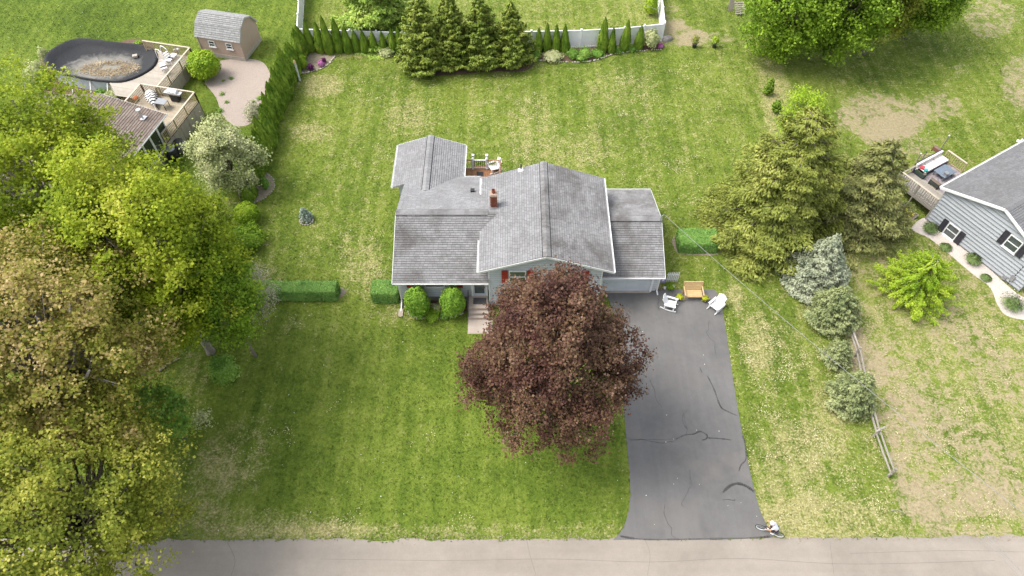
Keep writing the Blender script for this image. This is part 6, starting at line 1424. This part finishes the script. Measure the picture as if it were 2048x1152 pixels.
# raised bed
rb = [V(u, v, 0.3) for u, v in ((1776, 419), (1799, 402), (1837, 430), (1816, 446))]
RBd = T('raised_bed', 'rectangular timber raised bed with soil and seedlings', 'planter', (rb[0].x, rb[0].y, 0))
for a, b in zip(rb, rb[1:]+rb[:1]): part('board', MB().bar((a.x, a.y, 0.16), (b.x, b.y, 0.16), 0.05, 0.32), MT['wood_g'], RBd, True)
part('soil', MB().prism([(p.x, p.y) for p in rb], 0.02, 0.24), MT['soil'], RBd, True)
for i in range(22):
    s, t_ = rag.uniform(0.45, 0.95), rag.uniform(0.15, 0.9); q = rb[0].lerp(rb[3], t_).lerp(rb[1].lerp(rb[2], t_), s)
    q = rb[0].lerp(rb[1], 0.15+0.7*(i % 5)/4).lerp(rb[3].lerp(rb[2], 0.15+0.7*(i % 5)/4), 0.5+0.42*(i//5)/4)
    global_rng = rng; part('seedling', MB().cards(np.array([[q.x, q.y, 0.30]]*10)+rng.normal(0, .05, (10, 3))*[1, 1, .4], unit(10)+[0, 0, 1], 0.10, 0.6), LF['yellow'], RBd, True)
# ---- stones, pots, small things
for i, (u, v, s, lb) in enumerate(((485, 655, 0.36, 'grey boulder beside the small fresh green tree'), (1332, 79, 0.62, 'grey rock at the outer foot of the white fence corner'))):
    p = V(u, v); mb = MB(); n_, m2 = 12, 7; r5 = random.Random(i)
    for j in range(m2+1):
        ph = PI*0.56*j/m2
        for k in range(n_):
            a = 2*PI*k/n_; f = s*(1+0.16*math.sin(3*a+i)+r5.uniform(-.07, .07)); mb.v.append((f*math.cos(a)*math.sin(ph), 0.75*f*math.sin(a)*math.sin(ph), 0.7*s*math.cos(ph)*(1+r5.uniform(-.05, .05))))
    for j in range(m2):
        for k in range(n_): mb.f.append((j*n_+k, (j+1)*n_+k, (j+1)*n_+(k+1) % n_, j*n_+(k+1) % n_))
    solo('boulder', mb, MT['boulder'], lb, 'rock', p, smooth=True)
for u, v, lb, m_ in ((1388, 95, 'black nursery pot with orange tinged shrub on the back lawn edge', 'gold'), (1428, 95, 'black nursery pot with green shrub on the back lawn edge', 'lime')):
    p = V(u, v); NP = T('nursery_pot', lb, 'planter', p)
    part('pot', MB().lathe([(0.17, 0), (0.22, 0.35), (0.23, 0.37), (0.2, 0.36)], 14), MT['black'], NP); part('shrub', crown_shell(0.3, 0.4, 0.72, 600, 0.10, seed=u, lump=0.2, jit=0.25, core=False), LF[m_], NP)
    part('stem', MB().tube([(0, 0, 0.2), (0, 0, 0.7)], 0.02, 5), MT['bark'], NP)
p = V(1478, 30); PL = T('wood_pallet', 'weathered grey slatted pallet leaning beside the bright green tree', 'pallet', p, R(8))
for i in range(6): part('slat', MB().bar((-0.45, -0.1+0.17*i, 0.25+0.12*i), (0.55, -0.1+0.17*i, 0.25+0.12*i), 0.14, 0.03), MT['wood_g'], PL)
for x in (-0.35, 0.05, 0.45): part('bearer', MB().bar((x, -0.2, 0.12), (x, 0.85, 0.85), 0.08, 0.08), MT['wood_g'], PL)
p = V(1461, 22); PW = T('plywood_board', 'pale plywood board standing beside the grey pallet', 'board', p, R(8))
part('sheet', MB().bar((0, 0, 0.02), (0, 0.35, 1.2), 0.5, 0.03), MT['deck_p'], PW); part('prop', MB().bar((0, 0.8, 0), (0, 0.35, 1.1), 0.06, 0.05), MT['wood_g'], PW)
for i, (u0, v0, u1, v1, r_, lb) in enumerate(((318, 742, 360, 716, 0.09, 'fallen pale branch under the yellow green maple'), (306, 934, 328, 924, 0.06, 'short fallen branch in the shade of the olive maple'), (1782, 1021, 1812, 1027, 0.025, 'thin pale stick lying on the grass near the road'))):
    a, b = V(u0, v0, 0.1), V(u1, v1, 0.12); md = a.lerp(b, 0.5)+Vector((0, 0.12, 0.05))
    solo('fallen_branch', MB().tube([a-a, md-a, b-a], [r_, r_*0.8, r_*0.4], 6), MT['palebark'], lb, 'branch', a)
# bare limbs low on the seeding maple are part of its crown; scattered petals and seed heads over the lawns
global_n = 1500; rng = np.random.default_rng(77)
X = rng.uniform(7, 13.8, 16); Y = rng.uniform(12.5, 27, 16)
solo('driveway_litter', MB().cards(np.stack([X, Y, np.full(16, 0.03)], 1), np.tile([0, 0, 1.0], (16, 1)), rng.uniform(.03, .07, 16), 0.8), LF['flower'], 'tiny pale petals lying on the driveway', 'petals', kind='stuff')

# ---- turf: short grass tufts over every lawn in view
rng = np.random.default_rng(5); ng = 260000
gu = rng.uniform(-40, 2090, ng); gv = rng.uniform(-30, 1160, ng)
# even cover on the ground: draw places, not pixels
X = rng.uniform(-55, 55, ng); Y = rng.uniform(10, 68, ng); vis = np.abs(X) < 0.45*Y+24; X, Y = X[vis], Y[vis]
def in_mask(poly, X, Y):
    c = np.zeros(len(X), bool); k = len(poly)
    for i in range(k):
        (x0, y0), (x1, y1) = poly[i], poly[(i+1) % k]
        with np.errstate(divide='ignore', invalid='ignore'):
            c ^= ((y0 > Y) != (y1 > Y)) & (X < (x1-x0)*(Y-y0)/(y1-y0)+x0)
    return c
bad = np.zeros(len(X), bool)
for pl in [[(x, y-(0.10 if i_ == 0 else 0)) for x, y in q_] for i_, q_ in enumerate(SHEETS)]+[[(-7.5, 27.7), (-1.4, 27.7), (-1.4, 27.4), (5.9, 27.4), (9.9, 28.6), (9.9, 35.8), (-0.8, 39.9), (-3.8, 40.3), (-8.3, 40.3), (-8.3, 36.3), (-7.5, 36.3)], [(-2.95, 25), (-1.5, 25), (-1.5, 27.8), (-2.95, 27.8)]]: bad |= in_mask(pl, X, Y)
X, Y = X[~bad], Y[~bad]; n = len(X); fd_, fl_, fs_ = lawn_fields(X, Y)
tm = MB().cards(np.stack([X, Y, 0.035+rng.uniform(0, .03, n)], 1), np.tile([0, 0, 1.0], (n, 1))+rng.normal(0, .42, (n, 3)), rng.uniform(.06, .14, n)*np.where(fs_ > 0.4, 0.6, 1), 0.55)
gme = mesh_of(tm, 'grass_tufts')
for nm, arr in (('dry', fd_), ('lush', fl_), ('soil', fs_)):
    at = gme.attributes.new(nm, 'FLOAT', 'POINT'); at.data.foreach_set('value', np.repeat(arr, 4).astype(np.float32))
gme.materials.append(MT['lawn']); go = bpy.data.objects.new('grass_tufts', gme); C.objects.link(go)
tag(go, 'short mown grass covering all the lawns', 'grass', None, 'stuff')
# scattered seed heads and petals
rng = np.random.default_rng(77)
X = np.concatenate([rng.uniform(-18, 15, 300), rng.uniform(14, 36, 100), rng.uniform(-48, -20, 150)]); Y = np.concatenate([rng.uniform(12.2, 52, 300), rng.uniform(12.5, 60, 100), rng.uniform(52, 66, 150)])
bad = np.zeros(len(X), bool)
for pl in SHEETS: bad |= in_mask(pl, X, Y)
X, Y = X[~bad], Y[~bad]; k = len(X)
solo('seed_heads', MB().cards(np.stack([X, Y, np.full(k, 0.07)], 1), np.tile([0, 0, 1.0], (k, 1))+rng.normal(0, .3, (k, 3)), rng.uniform(.03, .07, k), 0.9), LF['flower'], 'tiny pale seed heads and petals scattered over the lawns', 'flowers', kind='stuff')
# dry thatch lying in loose clusters on the turf
rng = np.random.default_rng(91)
cl = [V(u, v)[:2] for u, v in ((640, 165), (615, 185), (700, 150), (820, 235), (745, 200), (1165, 295), (1200, 310), (1080, 290), (1290, 240), (1235, 150), (1250, 165), (690, 520), (745, 540), (740, 470), (800, 620), (590, 650), (1530, 650), (1500, 620), (1480, 850), (1500, 930), (1580, 900), (1600, 980), (1650, 1000), (1700, 980), (1560, 1010), (1640, 880), (1545, 760), (1600, 840), (930, 1040), (700, 1050), (850, 880), (680, 800), (480, 910), (570, 880), (1400, 130), (1450, 120), (1180, 260), (620, 260), (600, 250), (1010, 170), (960, 200), (1180, 320), (1050, 320), (760, 300), (700, 330), (1340, 330), (1380, 400))]
cl += [(x, y) for x, y in zip(rng.uniform(-17, 17, 60), rng.uniform(36, 54, 60))]+[(x, y) for x, y in zip(rng.uniform(14.8, 21.5, 50), rng.uniform(12.5, 28, 50))]+[(x, y) for x, y in zip(rng.uniform(22.5, 34, 60), rng.uniform(12.5, 30, 60))]
P_ = []
for x, y in cl:
    k = rng.integers(20, 75); sub = rng.normal(0, 0.45, (5, 2)); j = rng.integers(0, 5, k)
    P_.append(np.array([x, y])+sub[j]+rng.normal(0, 0.16, (k, 2)))
P_ = np.concatenate(P_); bad = np.zeros(len(P_), bool)
for pl in SHEETS: bad |= in_mask(pl, P_[:, 0], P_[:, 1])
P_ = P_[~bad]; k = len(P_)
solo('dry_thatch', MB().cards(np.stack([P_[:, 0], P_[:, 1], np.full(k, 0.075)], 1), np.tile([0, 0, 1.0], (k, 1))+rng.normal(0, .3, (k, 3)), rng.uniform(.05, .12, k), 0.4), LF['straw'], 'pale dry straw lying in patches on the lawns', 'straw', kind='stuff')
